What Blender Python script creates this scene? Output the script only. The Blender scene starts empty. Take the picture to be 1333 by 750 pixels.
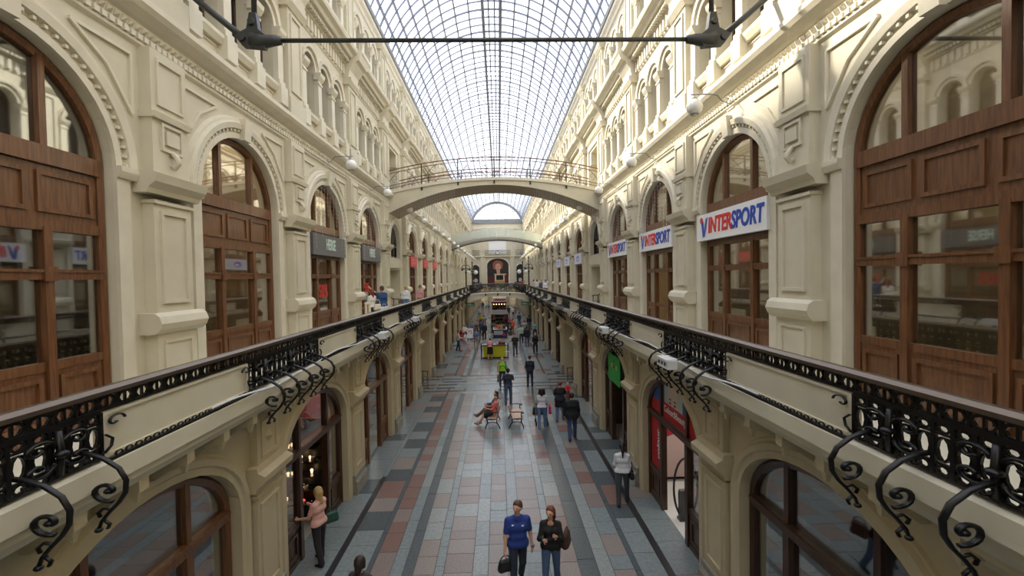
import bpy, bmesh, math, random
import numpy as np
from mathutils import Vector, Matrix
random.seed(7)
PI = math.pi
scene = bpy.context.scene
COL = scene.collection

# ------------------------------------------------------------------ camera, sky, sun, exposure
cam_data = bpy.data.cameras.new('camera')
cam_data.sensor_width = 36.0
cam_data.lens = 600.0 / 1333.0 * 36.0
cam_data.clip_end = 400
cam = bpy.data.objects.new('camera', cam_data)
COL.objects.link(cam)
cam.location = (0.15, 0.0, 6.2)
cam.rotation_mode = 'QUATERNION'
_yaw, _pit, _roll = math.atan(17 / 600), math.atan(14 / 600), math.radians(1.03)
cam.rotation_quaternion = (Matrix.Rotation(-_yaw, 3, 'Z') @ Matrix.Rotation(PI / 2 - _pit, 3, 'X') @ Matrix.Rotation(-_roll, 3, 'Z')).to_quaternion()
scene.camera = cam

world = bpy.data.worlds.new('sky')
scene.world = world
world.use_nodes = True
bg = world.node_tree.nodes['Background']
bg.inputs['Color'].default_value = (0.93, 0.95, 1.0, 1)
bg.inputs['Strength'].default_value = 3.4

sun_data = bpy.data.lights.new('sun', 'SUN')
sun_data.energy = 16.0
sun_data.angle = math.radians(4)
sun_data.color = (1.0, 0.89, 0.68)
sun = bpy.data.objects.new('sun', sun_data)
COL.objects.link(sun)
sun.rotation_euler = Vector((0.62, -0.48, -0.50)).to_track_quat('-Z', 'Y').to_euler()   # from the upper left, grazing back along the hall

vs = scene.view_settings
vs.view_transform = 'Standard'
vs.look = 'None'
vs.exposure = -0.08
vs.gamma = 1.0
vs.use_curve_mapping = False

# ------------------------------------------------------------------ materials
def lin(c):
    return tuple((v / 12.92 if v <= 0.04045 else ((v + 0.055) / 1.055) ** 2.4) for v in [x / 255.0 for x in c])

MATS = {}
def mat(name, rgb, rough=0.6, metal=0.0, noise=0.0, nscale=6.0, bump=0.0, emit=0.0, spec=0.5, rgb2=None, coat=0.0):
    if name in MATS:
        return MATS[name]
    m = bpy.data.materials.new(name)
    m.use_nodes = True
    nt = m.node_tree
    b = nt.nodes['Principled BSDF']
    c = lin(rgb)
    b.inputs['Base Color'].default_value = (*c, 1)
    b.inputs['Roughness'].default_value = rough
    b.inputs['Metallic'].default_value = metal
    b.inputs['Specular IOR Level'].default_value = spec
    b.inputs['Coat Weight'].default_value = coat
    if noise > 0 or rgb2 is not None:
        tc = nt.nodes.new('ShaderNodeNewGeometry')
        nz = nt.nodes.new('ShaderNodeTexNoise')
        nz.inputs['Scale'].default_value = nscale
        nz.inputs['Detail'].default_value = 5
        nt.links.new(tc.outputs['Position'], nz.inputs['Vector'])
        rp = nt.nodes.new('ShaderNodeValToRGB')
        c2 = lin(rgb2) if rgb2 is not None else tuple(min(1, v * (1 + noise)) for v in c)
        c1 = c if rgb2 is not None else tuple(v * (1 - noise) for v in c)
        rp.color_ramp.elements[0].position = 0.35
        rp.color_ramp.elements[1].position = 0.65
        rp.color_ramp.elements[0].color = (*c1, 1)
        rp.color_ramp.elements[1].color = (*c2, 1)
        nt.links.new(nz.outputs['Fac'], rp.inputs['Fac'])
        nt.links.new(rp.outputs['Color'], b.inputs['Base Color'])
        if bump > 0:
            bp = nt.nodes.new('ShaderNodeBump')
            bp.inputs['Strength'].default_value = bump
            bp.inputs['Distance'].default_value = 0.02
            nt.links.new(nz.outputs['Fac'], bp.inputs['Height'])
            nt.links.new(bp.outputs['Normal'], b.inputs['Normal'])
    if emit > 0:
        b.inputs['Emission Color'].default_value = (*c, 1)
        b.inputs['Emission Strength'].default_value = emit
    MATS[name] = m
    return m

def glass(name, tint=(235, 240, 242), clear=0.8, rough=0.03, base=0.06):
    m = bpy.data.materials.new(name)
    m.use_nodes = True
    nt = m.node_tree
    nt.nodes.clear()
    out = nt.nodes.new('ShaderNodeOutputMaterial')
    tr = nt.nodes.new('ShaderNodeBsdfTransparent')
    tr.inputs['Color'].default_value = (*lin(tint), 1)
    gl = nt.nodes.new('ShaderNodeBsdfGlossy')
    gl.inputs['Roughness'].default_value = rough
    lw = nt.nodes.new('ShaderNodeLayerWeight')
    lw.inputs['Blend'].default_value = 0.35
    mr = nt.nodes.new('ShaderNodeMapRange')
    mr.inputs['To Min'].default_value = base
    mr.inputs['To Max'].default_value = 1 - clear + base
    nt.links.new(lw.outputs['Facing'], mr.inputs['Value'])
    mx = nt.nodes.new('ShaderNodeMixShader')
    nt.links.new(mr.outputs['Result'], mx.inputs['Fac'])
    nt.links.new(tr.outputs['BSDF'], mx.inputs[1])
    nt.links.new(gl.outputs['BSDF'], mx.inputs[2])
    nt.links.new(mx.outputs['Shader'], out.inputs['Surface'])
    MATS[name] = m
    return m

def wood(name, c1, c2, rough=0.4):
    m = mat(name, c1, rough, rgb2=c2, nscale=9, coat=0.2)
    nt = m.node_tree
    geo = [n for n in nt.nodes if n.type == 'NEW_GEOMETRY'][0]
    nz = [n for n in nt.nodes if n.type == 'TEX_NOISE'][0]
    mp = nt.nodes.new('ShaderNodeMapping')
    mp.inputs['Scale'].default_value = (3, 3, 0.25)
    nt.links.new(geo.outputs['Position'], mp.inputs['Vector'])
    nt.links.new(mp.outputs['Vector'], nz.inputs['Vector'])
    return m

CREAM = mat('cream_plaster', (206, 199, 178), 0.62, noise=0.045, nscale=1.6, bump=0.05)
CREAM_LOW = mat('shaded_cream_plaster', (192, 179, 149), 0.6, noise=0.05, nscale=1.8, bump=0.05)  # cream plaster again, lower storey's warm light and shade put into its colour
CREAM_TRIM = mat('pale_cream_moulding', (214, 207, 188), 0.55, noise=0.04, nscale=3)
PLINTH = mat('grey_plinth_stone', (140, 136, 126), 0.45, noise=0.12, nscale=14)
WOOD = wood('brown_varnished_wood', (90, 56, 33), (118, 78, 48))
DARKWOOD = wood('dark_varnished_wood', (52, 31, 20), (72, 44, 27))
IRON = mat('black_cast_iron', (20, 20, 22), 0.38, metal=0.3)
IRON_GREY = mat('dark_grey_iron', (62, 64, 66), 0.45, metal=0.4)
BRONZE = mat('brown_bronze_rail', (122, 84, 62), 0.4, metal=0.3)
ROOF_STEEL = mat('grey_roof_steel', (120, 124, 140), 0.5, metal=0.1)
GUTTER = mat('grey_zinc_gutter', (122, 126, 128), 0.55, noise=0.15, nscale=3)
GLASS = glass('shop_glass', clear=0.60, base=0.24)
GLASS_ROOF = glass('roof_glass', tint=(246, 248, 252), clear=0.95, rough=0.2, base=0.02)
GLASS_DARK = glass('upper_window_glass', tint=(150, 156, 158), clear=0.6, base=0.06)
GLASS_GREEN = glass('green_balustrade_glass', tint=(238, 246, 238), clear=0.7, rough=0.35, base=0.40)
WHITE = mat('white_panel', (236, 238, 240), 0.4)
WHITE_GLOBE = mat('white_opal_glass', (238, 238, 236), 0.25)
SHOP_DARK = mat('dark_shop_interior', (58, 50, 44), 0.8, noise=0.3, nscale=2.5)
SHOP_CREAM = mat('cream_shop_interior', (196, 176, 140), 0.8, noise=0.12, nscale=2)
JOINT = mat('dark_grout', (52, 54, 56), 0.8)
TILE_M = {
    'grey': mat('grey_granite', (120, 129, 131), 0.24, noise=0.10, nscale=11),
    'pale': mat('pale_grey_granite', (134, 140, 139), 0.24, noise=0.10, nscale=13),
    'pink': mat('pink_granite', (127, 115, 110), 0.26, noise=0.16, nscale=30),
    'red': mat('red_granite', (122, 97, 89), 0.26, noise=0.16, nscale=30),
    'mauve': mat('mauve_granite', (132, 123, 118), 0.26, noise=0.14, nscale=30),
    'dark': mat('dark_grey_granite', (80, 87, 91), 0.24, noise=0.12, nscale=16),
    'black': mat('black_granite', (40, 42, 45), 0.28, noise=0.1, nscale=12),
}

# ------------------------------------------------------------------ mesh helpers
class MB:
    """Collects faces of one part; build() links it as one mesh object."""
    def __init__(self):
        self.v, self.f, self.m, self.s = [], [], [], []
    def add(self, verts, faces, mi=0, smooth=False):
        o = len(self.v)
        self.v += [tuple(p) for p in verts]
        for q in faces:
            self.f.append(tuple(i + o for i in q)); self.m.append(mi); self.s.append(smooth)
        return self
    def box(self, x0, x1, y0, y1, z0, z1, mi=0):
        if x0 > x1: x0, x1 = x1, x0
        if y0 > y1: y0, y1 = y1, y0
        if z0 > z1: z0, z1 = z1, z0
        return self.add([(x0,y0,z0),(x1,y0,z0),(x1,y1,z0),(x0,y1,z0),(x0,y0,z1),(x1,y0,z1),(x1,y1,z1),(x0,y1,z1)],
                 [(0,3,2,1),(4,5,6,7),(0,1,5,4),(1,2,6,5),(2,3,7,6),(3,0,4,7)], mi)
    def taper(self, c, s0, s1, z0, z1, mi=0):
        (cx, cy) = c; a, b = s0; d, e = s1
        return self.add([(cx-a,cy-b,z0),(cx+a,cy-b,z0),(cx+a,cy+b,z0),(cx-a,cy+b,z0),(cx-d,cy-e,z1),(cx+d,cy-e,z1),(cx+d,cy+e,z1),(cx-d,cy+e,z1)],
                 [(0,3,2,1),(4,5,6,7),(0,1,5,4),(1,2,6,5),(2,3,7,6),(3,0,4,7)], mi)
    def prism_y(self, prof, y0, y1, mi=0):
        n = len(prof)
        vs_ = [(x, y0, z) for x, z in prof] + [(x, y1, z) for x, z in prof]
        return self.add(vs_, [(i, (i+1) % n, n + (i+1) % n, n + i) for i in range(n)] + [tuple(range(n-1, -1, -1)), tuple(range(n, 2*n))], mi)
    def prism_x(self, poly, x0, x1, mi=0):       # poly in (y, z)
        n = len(poly)
        vs_ = [(x0, y, z) for y, z in poly] + [(x1, y, z) for y, z in poly]
        return self.add(vs_, [(i, (i+1) % n, n + (i+1) % n, n + i) for i in range(n)] + [tuple(range(n-1, -1, -1)), tuple(range(n, 2*n))], mi)
    def tube(self, pts, r, k=6, mi=0, r1=None, closed=False, smooth=True):
        pts = [Vector(p) for p in pts]
        n = len(pts)
        rings = []
        up = None
        for i, p in enumerate(pts):
            a = pts[(i-1) % n] if (i > 0 or closed) else pts[0]
            b = pts[(i+1) % n] if (i < n-1 or closed) else pts[-1]
            t = (b - a)
            t = t.normalized() if t.length > 1e-9 else Vector((0, 0, 1))
            if up is None:
                up = Vector((0, 0, 1)) if abs(t.z) < 0.9 else Vector((1, 0, 0))
            u = up - t * up.dot(t)
            if u.length < 1e-6:
                u = t.orthogonal()
            u.normalize(); w = t.cross(u)
            up = u
            rr = r if r1 is None else r + (r1 - r) * i / max(1, n-1)
            rings.append([p + (u * math.cos(2*PI*j/k + PI/4) + w * math.sin(2*PI*j/k + PI/4)) * rr for j in range(k)])
        vs_ = [q for rg in rings for q in rg]
        fs = []
        for i in range(n if closed else n-1):
            i2 = (i+1) % n
            for j in range(k):
                fs.append((i*k+j, i*k+(j+1) % k, i2*k+(j+1) % k, i2*k+j))
        if not closed:
            fs.append(tuple(range(k-1, -1, -1))); fs.append(tuple((n-1)*k + j for j in range(k)))
        return self.add(vs_, fs, mi, smooth and k > 4)
    def lathe(self, prof, c=(0, 0), k=12, mi=0, smooth=True):      # prof (r, z)
        vs_ = [(c[0] + r*math.cos(2*PI*j/k), c[1] + r*math.sin(2*PI*j/k), z) for r, z in prof for j in range(k)]
        fs = [(i*k+j, i*k+(j+1) % k, (i+1)*k+(j+1) % k, (i+1)*k+j) for i in range(len(prof)-1) for j in range(k)]
        fs.append(tuple(range(k-1, -1, -1))); fs.append(tuple((len(prof)-1)*k + j for j in range(k)))
        return self.add(vs_, fs, mi, smooth)
    def ball(self, c, r, k=10, mi=0, sz=1.0):
        prof = [(max(1e-3, r*math.sin(PI*i/k)), c[2] - r*sz*math.cos(PI*i/k)) for i in range(k+1)]
        return self.lathe(prof, (c[0], c[1]), max(6, k+2), mi)
    def mesh(self, name, mats):
        me = bpy.data.meshes.new(name)
        me.from_pydata(self.v, [], self.f)
        for m in (mats if isinstance(mats, (list, tuple)) else [mats]):
            me.materials.append(m)
        me.polygons.foreach_set('material_index', self.m)
        me.polygons.foreach_set('use_smooth', self.s)
        me.update()
        return me
    def build(self, name, mats, parent=None, loc=(0, 0, 0), rz=0.0):
        return inst(self.mesh(name, mats), name, parent, loc, rz)

def inst(me, name, parent=None, loc=(0, 0, 0), rz=0.0):
    o = bpy.data.objects.new(name, me)
    COL.objects.link(o)
    o.location = loc
    o.rotation_euler = (0, 0, rz)
    if parent is not None:
        o.parent = parent
    return o

def empty(name, loc=(0, 0, 0), rz=0.0, parent=None):
    return inst(None, name, parent, loc, rz)

def tag(o, label=None, cat=None, group=None, kind=None):
    if label: o['label'] = label
    if cat: o['category'] = cat
    if group: o['group'] = group
    if kind: o['kind'] = kind
    return o

def struct(name, loc=(0, 0, 0), rz=0.0):
    return tag(empty(name, loc, rz), kind='structure')

def text(body, size, parent, loc, rot, m, name='lettering', shear=0.0, offset=0.0, extrude=0.006, align='CENTER', sx=1.0):
    cu = bpy.data.curves.new(name, 'FONT')
    cu.body = body; cu.size = size; cu.shear = shear; cu.offset = offset; cu.extrude = extrude
    cu.align_x = align; cu.align_y = 'CENTER'; cu.resolution_u = 3
    cu.materials.append(m)
    o = bpy.data.objects.new(name, cu)
    COL.objects.link(o)
    o.parent = parent; o.location = loc; o.rotation_euler = rot; o.scale = (sx, 1, 1)
    return o
FACE_HALL = (PI/2, 0, -PI/2)      # lettering that faces local -x, read along -y
FACE_CAM = (PI/2, 0, 0)           # lettering that faces -y

def arc_pts(a, b, zs, n=18, yc=0.0, t0=0.0, t1=PI):
    return [(yc + a*math.cos(t0 + (t1-t0)*i/n), zs + b*math.sin(t0 + (t1-t0)*i/n)) for i in range(n+1)]

def arch_panel(mb, yc, w, z0, z1, zb, a, b, zs, depth, n=16, mi=0):
    """Wall face at x=0 with an arched hole and its reveal going back to x=depth."""
    L, R = yc - w/2, yc + w/2
    q = lambda pts: mb.add([(0, y, z) for y, z in pts], [(0, 1, 2, 3)], mi)
    if zb > z0: q([(L, z0), (R, z0), (R, zb), (L, zb)])
    q([(L, zb), (yc-a, zb), (yc-a, zs), (L, zs)])
    q([(yc+a, zb), (R, zb), (R, zs), (yc+a, zs)])
    q([(L, zs), (yc-a, zs), (yc-a, z1), (L, z1)])
    q([(yc+a, zs), (R, zs), (R, z1), (yc+a, z1)])
    P = arc_pts(a, b, zs, n, yc)
    for (y0_, za), (y1_, zc) in zip(P[:-1], P[1:]):
        q([(y0_, za), (y1_, zc), (y1_, z1), (y0_, z1)])
    line = [(yc+a, zb)] + P + [(yc-a, zb)]
    for (y0_, za), (y1_, zc) in zip(line[:-1], line[1:]):
        mb.add([(0, y0_, za), (0, y1_, zc), (depth, y1_, zc), (depth, y0_, za)], [(0, 1, 2, 3)], mi)
    if zb > z0:
        mb.add([(0, yc-a, zb), (0, yc+a, zb), (depth, yc+a, zb), (depth, yc-a, zb)], [(0, 1, 2, 3)], mi)
    return mb

def archivolt(mb, prof, a, b, zs, yc=0.0, foot=None, n=20, mi=0):
    """Sweeps a (radial offset, x) profile along the arch, then down the jambs to z=foot."""
    path = []
    if foot is not None: path.append((1, 0, foot, 0))
    for i in range(n+1):
        t = PI*i/n
        path.append((math.cos(t), math.sin(t), zs, 1))
    if foot is not None: path.append((-1, 0, foot, 0))
    k = len(prof)
    vs_ = []
    for c, s, z, _ in path:
        for r, x in prof:
            vs_.append((x, yc + (a+r)*c, z + (b+r)*s))
    fs = [(i*k+j, (i+1)*k+j, (i+1)*k+j+1, i*k+j+1) for i in range(len(path)-1) for j in range(k-1)]
    return mb.add(vs_, fs, mi)

def slice_poly(y0, y1, z0, a, b, zs, n=8):
    """The piece of an arched light between y0 and y1 above z0."""
    P = [(y0, z0), (y1, z0)]
    for i in range(n+1):
        y = y1 + (y0-y1)*i/n
        c = max(-1, min(1, y/a))
        P.append((y, max(z0 + 0.01, zs + b*math.sqrt(max(0, 1-c*c)))))
    return P

def frame_panel(mb, x, y0, y1, z0, z1, w=0.06, t=0.03, mi=0):
    """A raised moulded rectangle on a face at x (towards -x)."""
    mb.box(x-t, x, y0, y1, z0, z0+w, mi); mb.box(x-t, x, y0, y1, z1-w, z1, mi)
    mb.box(x-t, x, y0, y0+w, z0+w, z1-w, mi); mb.box(x-t, x, y1-w, y1, z0+w, z1-w, mi)
    return mb

# ------------------------------------------------------------------ layout
BAY = 5.3
YC = {k: 11.1 + BAY*k for k in range(-5, 18)}
PASS = (-3, 3, 9, 15)
XG, XU = 4.22, 5.85
Y0, Y1 = YC[-5] - BAY/2, YC[17] + BAY/2
SIDES = (('left', -1), ('right', 1))
def rot(sgn): return 0.0 if sgn > 0 else PI
def sname(s): return 'left' if s < 0 else 'right'

# ------------------------------------------------------------------ floor: granite slabs, each its own piece near the viewer
floor = struct('floor')
MB().box(-4.6, 4.6, Y0, Y1, -0.30, -0.012).build('floor_bed', JOINT, floor)
for s in (-1, 1):
    MB().box(s*4.6, s*8.6, Y0, Y1, -0.30, 0.0).build('shop_floor', mat('shop_floor_stone', (150, 146, 138), 0.35, noise=0.08, nscale=2), floor)
COLS = [(-4.6, -3.62, 'edge'), (-3.62, -3.48, 'black'), (-3.48, -2.80, 'side'), (-2.80, -2.69, 'dark'), (-2.69, -2.27, 'red'),
        (-2.27, -2.0, 'grey'), (-2.0, -1.77, 'dark'), (-1.77, -1.33, 'mauve'), (-1.33, -1.13, 'grey'), (-1.13, -0.52, 'mix'),
        (-0.52, -0.19, 'grey'), (-0.19, 0.25, 'mix'), (0.25, 0.55, 'grey'), (0.55, 1.12, 'mix'), (1.12, 1.32, 'grey'), (1.32, 1.75, 'mix2'),
        (1.75, 2.14, 'dark'), (2.14, 2.45, 'grey'), (2.45, 2.90, 'mix2'), (2.90, 3.02, 'dark'), (3.02, 3.53, 'side'), (3.53, 3.68, 'black'), (3.68, 4.6, 'edge')]
PICK = {'edge': ['grey', 'grey', 'mauve', 'grey', 'dark'], 'black': ['black'], 'side': ['grey', 'red', 'grey', 'grey', 'grey', 'mauve', 'red', 'grey', 'grey', 'dark'], 'dark': ['dark'],
        'red': ['red', 'red', 'red', 'pink'], 'grey': ['grey', 'grey', 'pale'], 'mauve': ['mauve', 'mauve', 'pale', 'pink'],
        'mix': ['pink', 'grey', 'mauve', 'pale', 'pink', 'grey'], 'mix2': ['pink', 'grey', 'red', 'pale', 'mauve', 'grey']}
LEN = {'edge': (0.6, 1.2), 'black': (2.5, 4.0), 'side': (0.6, 1.2), 'dark': (1.2, 2.0), 'red': (0.5, 0.9), 'grey': (0.7, 1.3), 'mauve': (0.6, 1.1), 'mix': (0.36, 0.8), 'mix2': (0.45, 0.9)}
tiles = []
rt = random.Random(5)
def band_zone(y):
    return any(abs(y - YC[k]) < 2.3 for k in (3, 9, 15))
for x0, x1, kind in COLS:
    y = 7.6 + rt.random()*0.4
    left_black = kind == 'black' and x0 < 0
    while y < Y1:
        if band_zone(y):
            y += 0.05
            continue
        l = rt.uniform(*LEN[kind])
        k2 = min([YC[k] - 2.3 for k in (3, 9, 15) if YC[k] - 2.3 > y] + [Y1])
        l = min(l, k2 - y)
        if l > 0.06:
            c = rt.choice(PICK[kind])
            if kind == 'black' and (y > 24 if x0 > 0 else y + l > 15.5):
                c = 'grey'
            tiles.append((x0, x1, y, y + l, c))
        y += max(l, 0.05)
for k in (3, 9, 15):
    y = YC[k] - 2.3
    i = 0
    while y < YC[k] + 2.25:
        l = [0.42, 0.34][i % 2]
        x = -4.6
        while x < 4.6:
            w = rt.uniform(0.9, 1.5)
            c = (['dark', 'dark', 'grey'] if i % 2 else ['grey', 'pale', 'mauve', 'grey'])
            tiles.append((x, min(4.6, x + w), y, y + l, rt.choice(c)))
            x += w
        y += l
        i += 1
tiles.sort(key=lambda t: max(0.0, 9.0 - t[2])*100 + t[2] + abs(t[0])*0.2)
unit = {c: MB().box(0, 1, 0, 1, -0.06, 0).mesh('tile_' + c, TILE_M[c]) for c in TILE_M}
rest = {c: MB() for c in TILE_M}
G = 0.006
for i, (x0, x1, ya, yb, c) in enumerate(tiles):
    dz = rt.uniform(-0.002, 0.001)
    if i < 295:
        o = inst(unit[c], 'tile', floor, (x0 + G, ya + G, dz))
        o.scale = (x1 - x0 - 2*G, yb - ya - 2*G, 1)
    else:
        rest[c].box(x0 + G, x1 - G, ya + G, yb - G, -0.06, dz)
for c, mb in rest.items():
    if mb.v:
        tag(mb.build('tile_field', TILE_M[c], floor), kind='stuff')
MB().box(-4.6, 4.6, Y0, 7.6, -0.02, 0).build('near_paving', TILE_M['grey'], floor)

# ------------------------------------------------------------------ outer shell: shop back walls, floor slabs, outer roof
for s, sg in SIDES:
    w = struct('wall_shops_' + s)
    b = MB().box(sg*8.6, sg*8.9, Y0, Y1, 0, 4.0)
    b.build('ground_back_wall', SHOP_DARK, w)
    MB().box(sg*8.6, sg*8.9, Y0, Y1, 4.0, 10.5).build('gallery_back_wall', SHOP_CREAM, w)
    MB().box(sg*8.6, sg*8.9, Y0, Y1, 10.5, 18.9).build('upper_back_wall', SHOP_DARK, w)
    MB().box(sg*(XG+0.2), sg*8.9, Y0, Y1, 3.86, 4.12).build('gallery_slab', CREAM, w)
    MB().box(sg*(XU+0.3), sg*8.9, Y0, Y1, 10.5, 10.85).build('upper_slab', CREAM, w)
    MB().box(sg*(XU+0.3), sg*8.9, Y0, Y1, 15.0, 15.25).build('attic_slab', CREAM, w)
    MB().box(sg*(XU+0.1), sg*8.9, Y0, Y1, 18.85, 19.1).build('roof_slab', GUTTER, w)

# ------------------------------------------------------------------ the two facades: wall pieces shared by every bay
GA, GB, GZ = 1.85, 1.12, 2.45          # ground arches: half width, rise, springing
UA, UB, UZ = 1.62, 1.50, 8.02                    # gallery arches
def rect_panel(mb, w, z0, z1, zb, a, zt, depth):
    return arch_panel(mb, 0, w, z0, z1, zb, a, 0.002, zt - 0.002, depth, 2)

M = {}
M['g_panel'] = arch_panel(MB(), 0, BAY, 0, 4.05, 0, GA, GB, GZ, 0.45).mesh('ground_arch_wall', CREAM_LOW)
M['g_pass'] = rect_panel(MB(), BAY, 0, 4.05, 0, 1.9, 3.3, 1.5).mesh('ground_passage_wall', CREAM_LOW)
M['g_arch'] = archivolt(MB(), [(0, 0.0), (0, -0.05), (0.10, -0.05), (0.13, -0.09), (0.22, -0.09), (0.26, -0.04), (0.30, -0.04), (0.32, 0)], GA, GB, GZ, foot=0.0).mesh('ground_archivolt', CREAM_LOW)

def ground_pilaster():
    m = MB()
    m.prism_y([(0, 0), (-0.20, 0), (-0.20, 0.34), (-0.15, 0.42), (-0.15, 0.55), (0, 0.55)], -0.50, 0.50, 1)
    m.box(-0.11, 0, -0.42, 0.42, 0.55, 2.6)
    frame_panel(m, -0.11, -0.32, 0.32, 0.72, 2.3, 0.06, 0.03)
    m.prism_y([(0, 2.42), (-0.15, 2.42), (-0.15, 2.48), (0, 2.48)], -0.45, 0.45)
    m.prism_y([(0, 2.56), (-0.15, 2.56), (-0.17, 2.64), (-0.30, 2.74), (-0.32, 2.86), (-0.20, 2.92), (-0.18, 3.0), (0, 3.0)], -0.54, 0.54)
    m.box(-0.13, 0, -0.40, 0.40, 3.0, 3.86)
    frame_panel(m, -0.13, -0.28, 0.28, 3.1, 3.74, 0.05, 0.03)
    m.add([(-0.20, 0, 3.42), (-0.13, -0.12, 3.42), (-0.13, 0, 3.55), (-0.13, 0.12, 3.42), (-0.13, 0, 3.29)], [(0, 1, 2), (0, 2, 3), (0, 3, 4), (0, 4, 1)])
    m.prism_y([(0, 3.84), (-0.25, 3.84), (-0.34, 3.97), (-0.44, 4.01), (-0.46, 4.12), (0, 4.12)], -0.46, 0.46)
    return m
M['g_pil'] = ground_pilaster().mesh('ground_pilaster', [CREAM_LOW, PLINTH])
def corbel():
    m = MB()
    m.prism_y([(0, 3.78), (-0.10, 3.78), (-0.24, 3.88), (-0.50, 3.97), (-0.50, 4.11), (0, 4.11)], -0.07, 0.07)
    m.taper((-0.42, 0), (0.02, 0.02), (0.05, 0.05), 3.84, 3.98)
    return m
M['corbel'] = corbel().mesh('corbel', CREAM_LOW)

M['u_panel'] = arch_panel(MB(), 0, BAY, 4.12, 10.2, 4.12, UA, UB, UZ, 0.30, 20).mesh('gallery_arch_wall', CREAM)
def u_pass():
    m = MB()
    arch_panel(m, 0, BAY, 7.35, 10.2, 7.45, 1.25, 1.25, 8.15, 0.30, 18)
    rect_panel(m, BAY, 4.12, 7.35, 4.12, 1.3, 6.75, 1.3)
    m.box(-0.08, 0, -1.55, 1.55, 6.85, 7.15)
    m.box(1.3, 1.34, -1.3, 1.3, 4.12, 6.75)
    frame_panel(m, 1.3, -0.95, 0.95, 4.9, 6.4, 0.07, 0.04)
    return m
M['u_pass'] = u_pass().mesh('gallery_passage_wall', CREAM)
def u_arch():
    m = MB()
    archivolt(m, [(0, 0), (0, -0.06), (0.12, -0.06), (0.15, -0.03), (0.2, -0.03), (0.22, -0.11), (0.34, -0.13), (0.38, -0.07), (0.44, -0.07), (0.48, 0)], UA, UB, UZ, n=24)
    for i in range(36):                              # bead moulding
        t = PI*(i + 0.5)/36
        c, s_ = math.cos(t), math.sin(t)
        r, rb = UA + 0.175, UB + 0.175
        m.box(-0.09, -0.02, r*c - 0.024, r*c + 0.024, UZ + rb*s_ - 0.024, UZ + rb*s_ + 0.024)
    for sg in (-1, 1):                               # jamb strips and imposts
        m.box(-0.06, 0, sg*UA, sg*(UA + 0.26), 4.12, UZ - 0.12)
        m.prism_y([(0, UZ - 0.14), (-0.10, UZ - 0.14), (-0.14, UZ - 0.04), (-0.14, UZ + 0.04), (0, UZ + 0.04)], min(sg*UA, sg*(UA+0.48)), max(sg*UA, sg*(UA+0.48)))
        # spandrel triangle panel
        P = [(sg*2.02, 9.98), (sg*0.95, 9.98), (sg*1.55, 9.62), (sg*2.02, 9.0)]
        for (ya, za), (yb, zb_) in zip(P, P[1:] + P[:1]):
            m.tube([(-0.02, ya, za), (-0.02, yb, zb_)], 0.035, 4)
    m.prism_y([(0, UZ+UB-0.02), (-0.16, UZ+UB-0.02), (-0.2, UZ+UB+0.46), (0, UZ+UB+0.46)], -0.14, 0.14)
    return m
M['u_arch'] = u_arch().mesh('gallery_archivolt', CREAM_TRIM)
M['u_arch_small'] = archivolt(MB(), [(0, 0), (0, -0.06), (0.14, -0.06), (0.2, -0.10), (0.3, -0.10), (0.34, 0)], 1.25, 1.25, 8.15, foot=7.45, n=20).mesh('lunette_archivolt', CREAM_TRIM)
def gallery_pilaster():
    m = MB()
    W = 0.50
    m.box(-0.26, 0, -W-0.06, W+0.06, 4.12, 4.42)
    m.box(-0.22, 0, -W, W, 4.42, 5.36)
    frame_panel(m, -0.22, -W+0.14, W-0.14, 4.55, 5.22, 0.05, 0.03)
    m.prism_y([(0, 5.34), (-0.26, 5.34), (-0.34, 5.42), (-0.38, 5.52), (-0.34, 5.64), (-0.26, 5.70), (0, 5.70)], -W-0.12, W+0.12)
    m.box(-0.20, 0, -W+0.03, W-0.03, 5.70, 7.62)
    frame_panel(m, -0.20, -W+0.16, W-0.16, 5.85, 7.45, 0.06, 0.04)
    m.prism_y([(0, 7.56), (-0.24, 7.56), (-0.24, 7.62), (0, 7.62)], -W, W)
    m.prism_y([(0, 7.72), (-0.24, 7.72), (-0.26, 7.80), (-0.38, 7.90), (-0.42, 8.04), (-0.30, 8.08), (0, 8.08)], -W-0.16, W+0.16)
    m.box(-0.20, 0, -W+0.06, W-0.06, 8.08, 10.2)
    m.box(-0.25, -0.2, -0.16, 0.16, 8.62, 8.86)
    frame_panel(m, -0.20, -0.26, 0.26, 8.5, 8.98, 0.05, 0.04)
    m.tube([(-0.22, 0, 8.5), (-0.3, 0, 8.42), (-0.33, 0, 8.33), (-0.26, 0, 8.25), (-0.22, 0, 8.3)], 0.05, 6)
    m.prism_y([(0, 9.02), (-0.26, 9.02), (-0.28, 9.12), (0, 9.12)], -W+0.02, W-0.02)
    frame_panel(m, -0.20, -W+0.17, W-0.17, 9.26, 10.06, 0.05, 0.035)
    return m
M['u_pil'] = gallery_pilaster().mesh('gallery_pilaster', CREAM)
def ornament_band():                                  # the carved band under the third storey
    m = MB()
    n = 38
    for i in range(n):
        y = -BAY/2 + BAY*(i + 0.5)/n
        m.box(-0.10, -0.03, y - 0.045, y + 0.045, 10.28, 10.37)
        m.add([(-0.12, y, 10.48), (-0.04, y - 0.05, 10.43), (-0.04, y, 10.55), (-0.04, y + 0.05, 10.43)], [(0, 1, 2), (0, 2, 3), (0, 3, 1)])
    return m
M['band'] = ornament_band().mesh('ornament_band', CREAM_TRIM)

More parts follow.
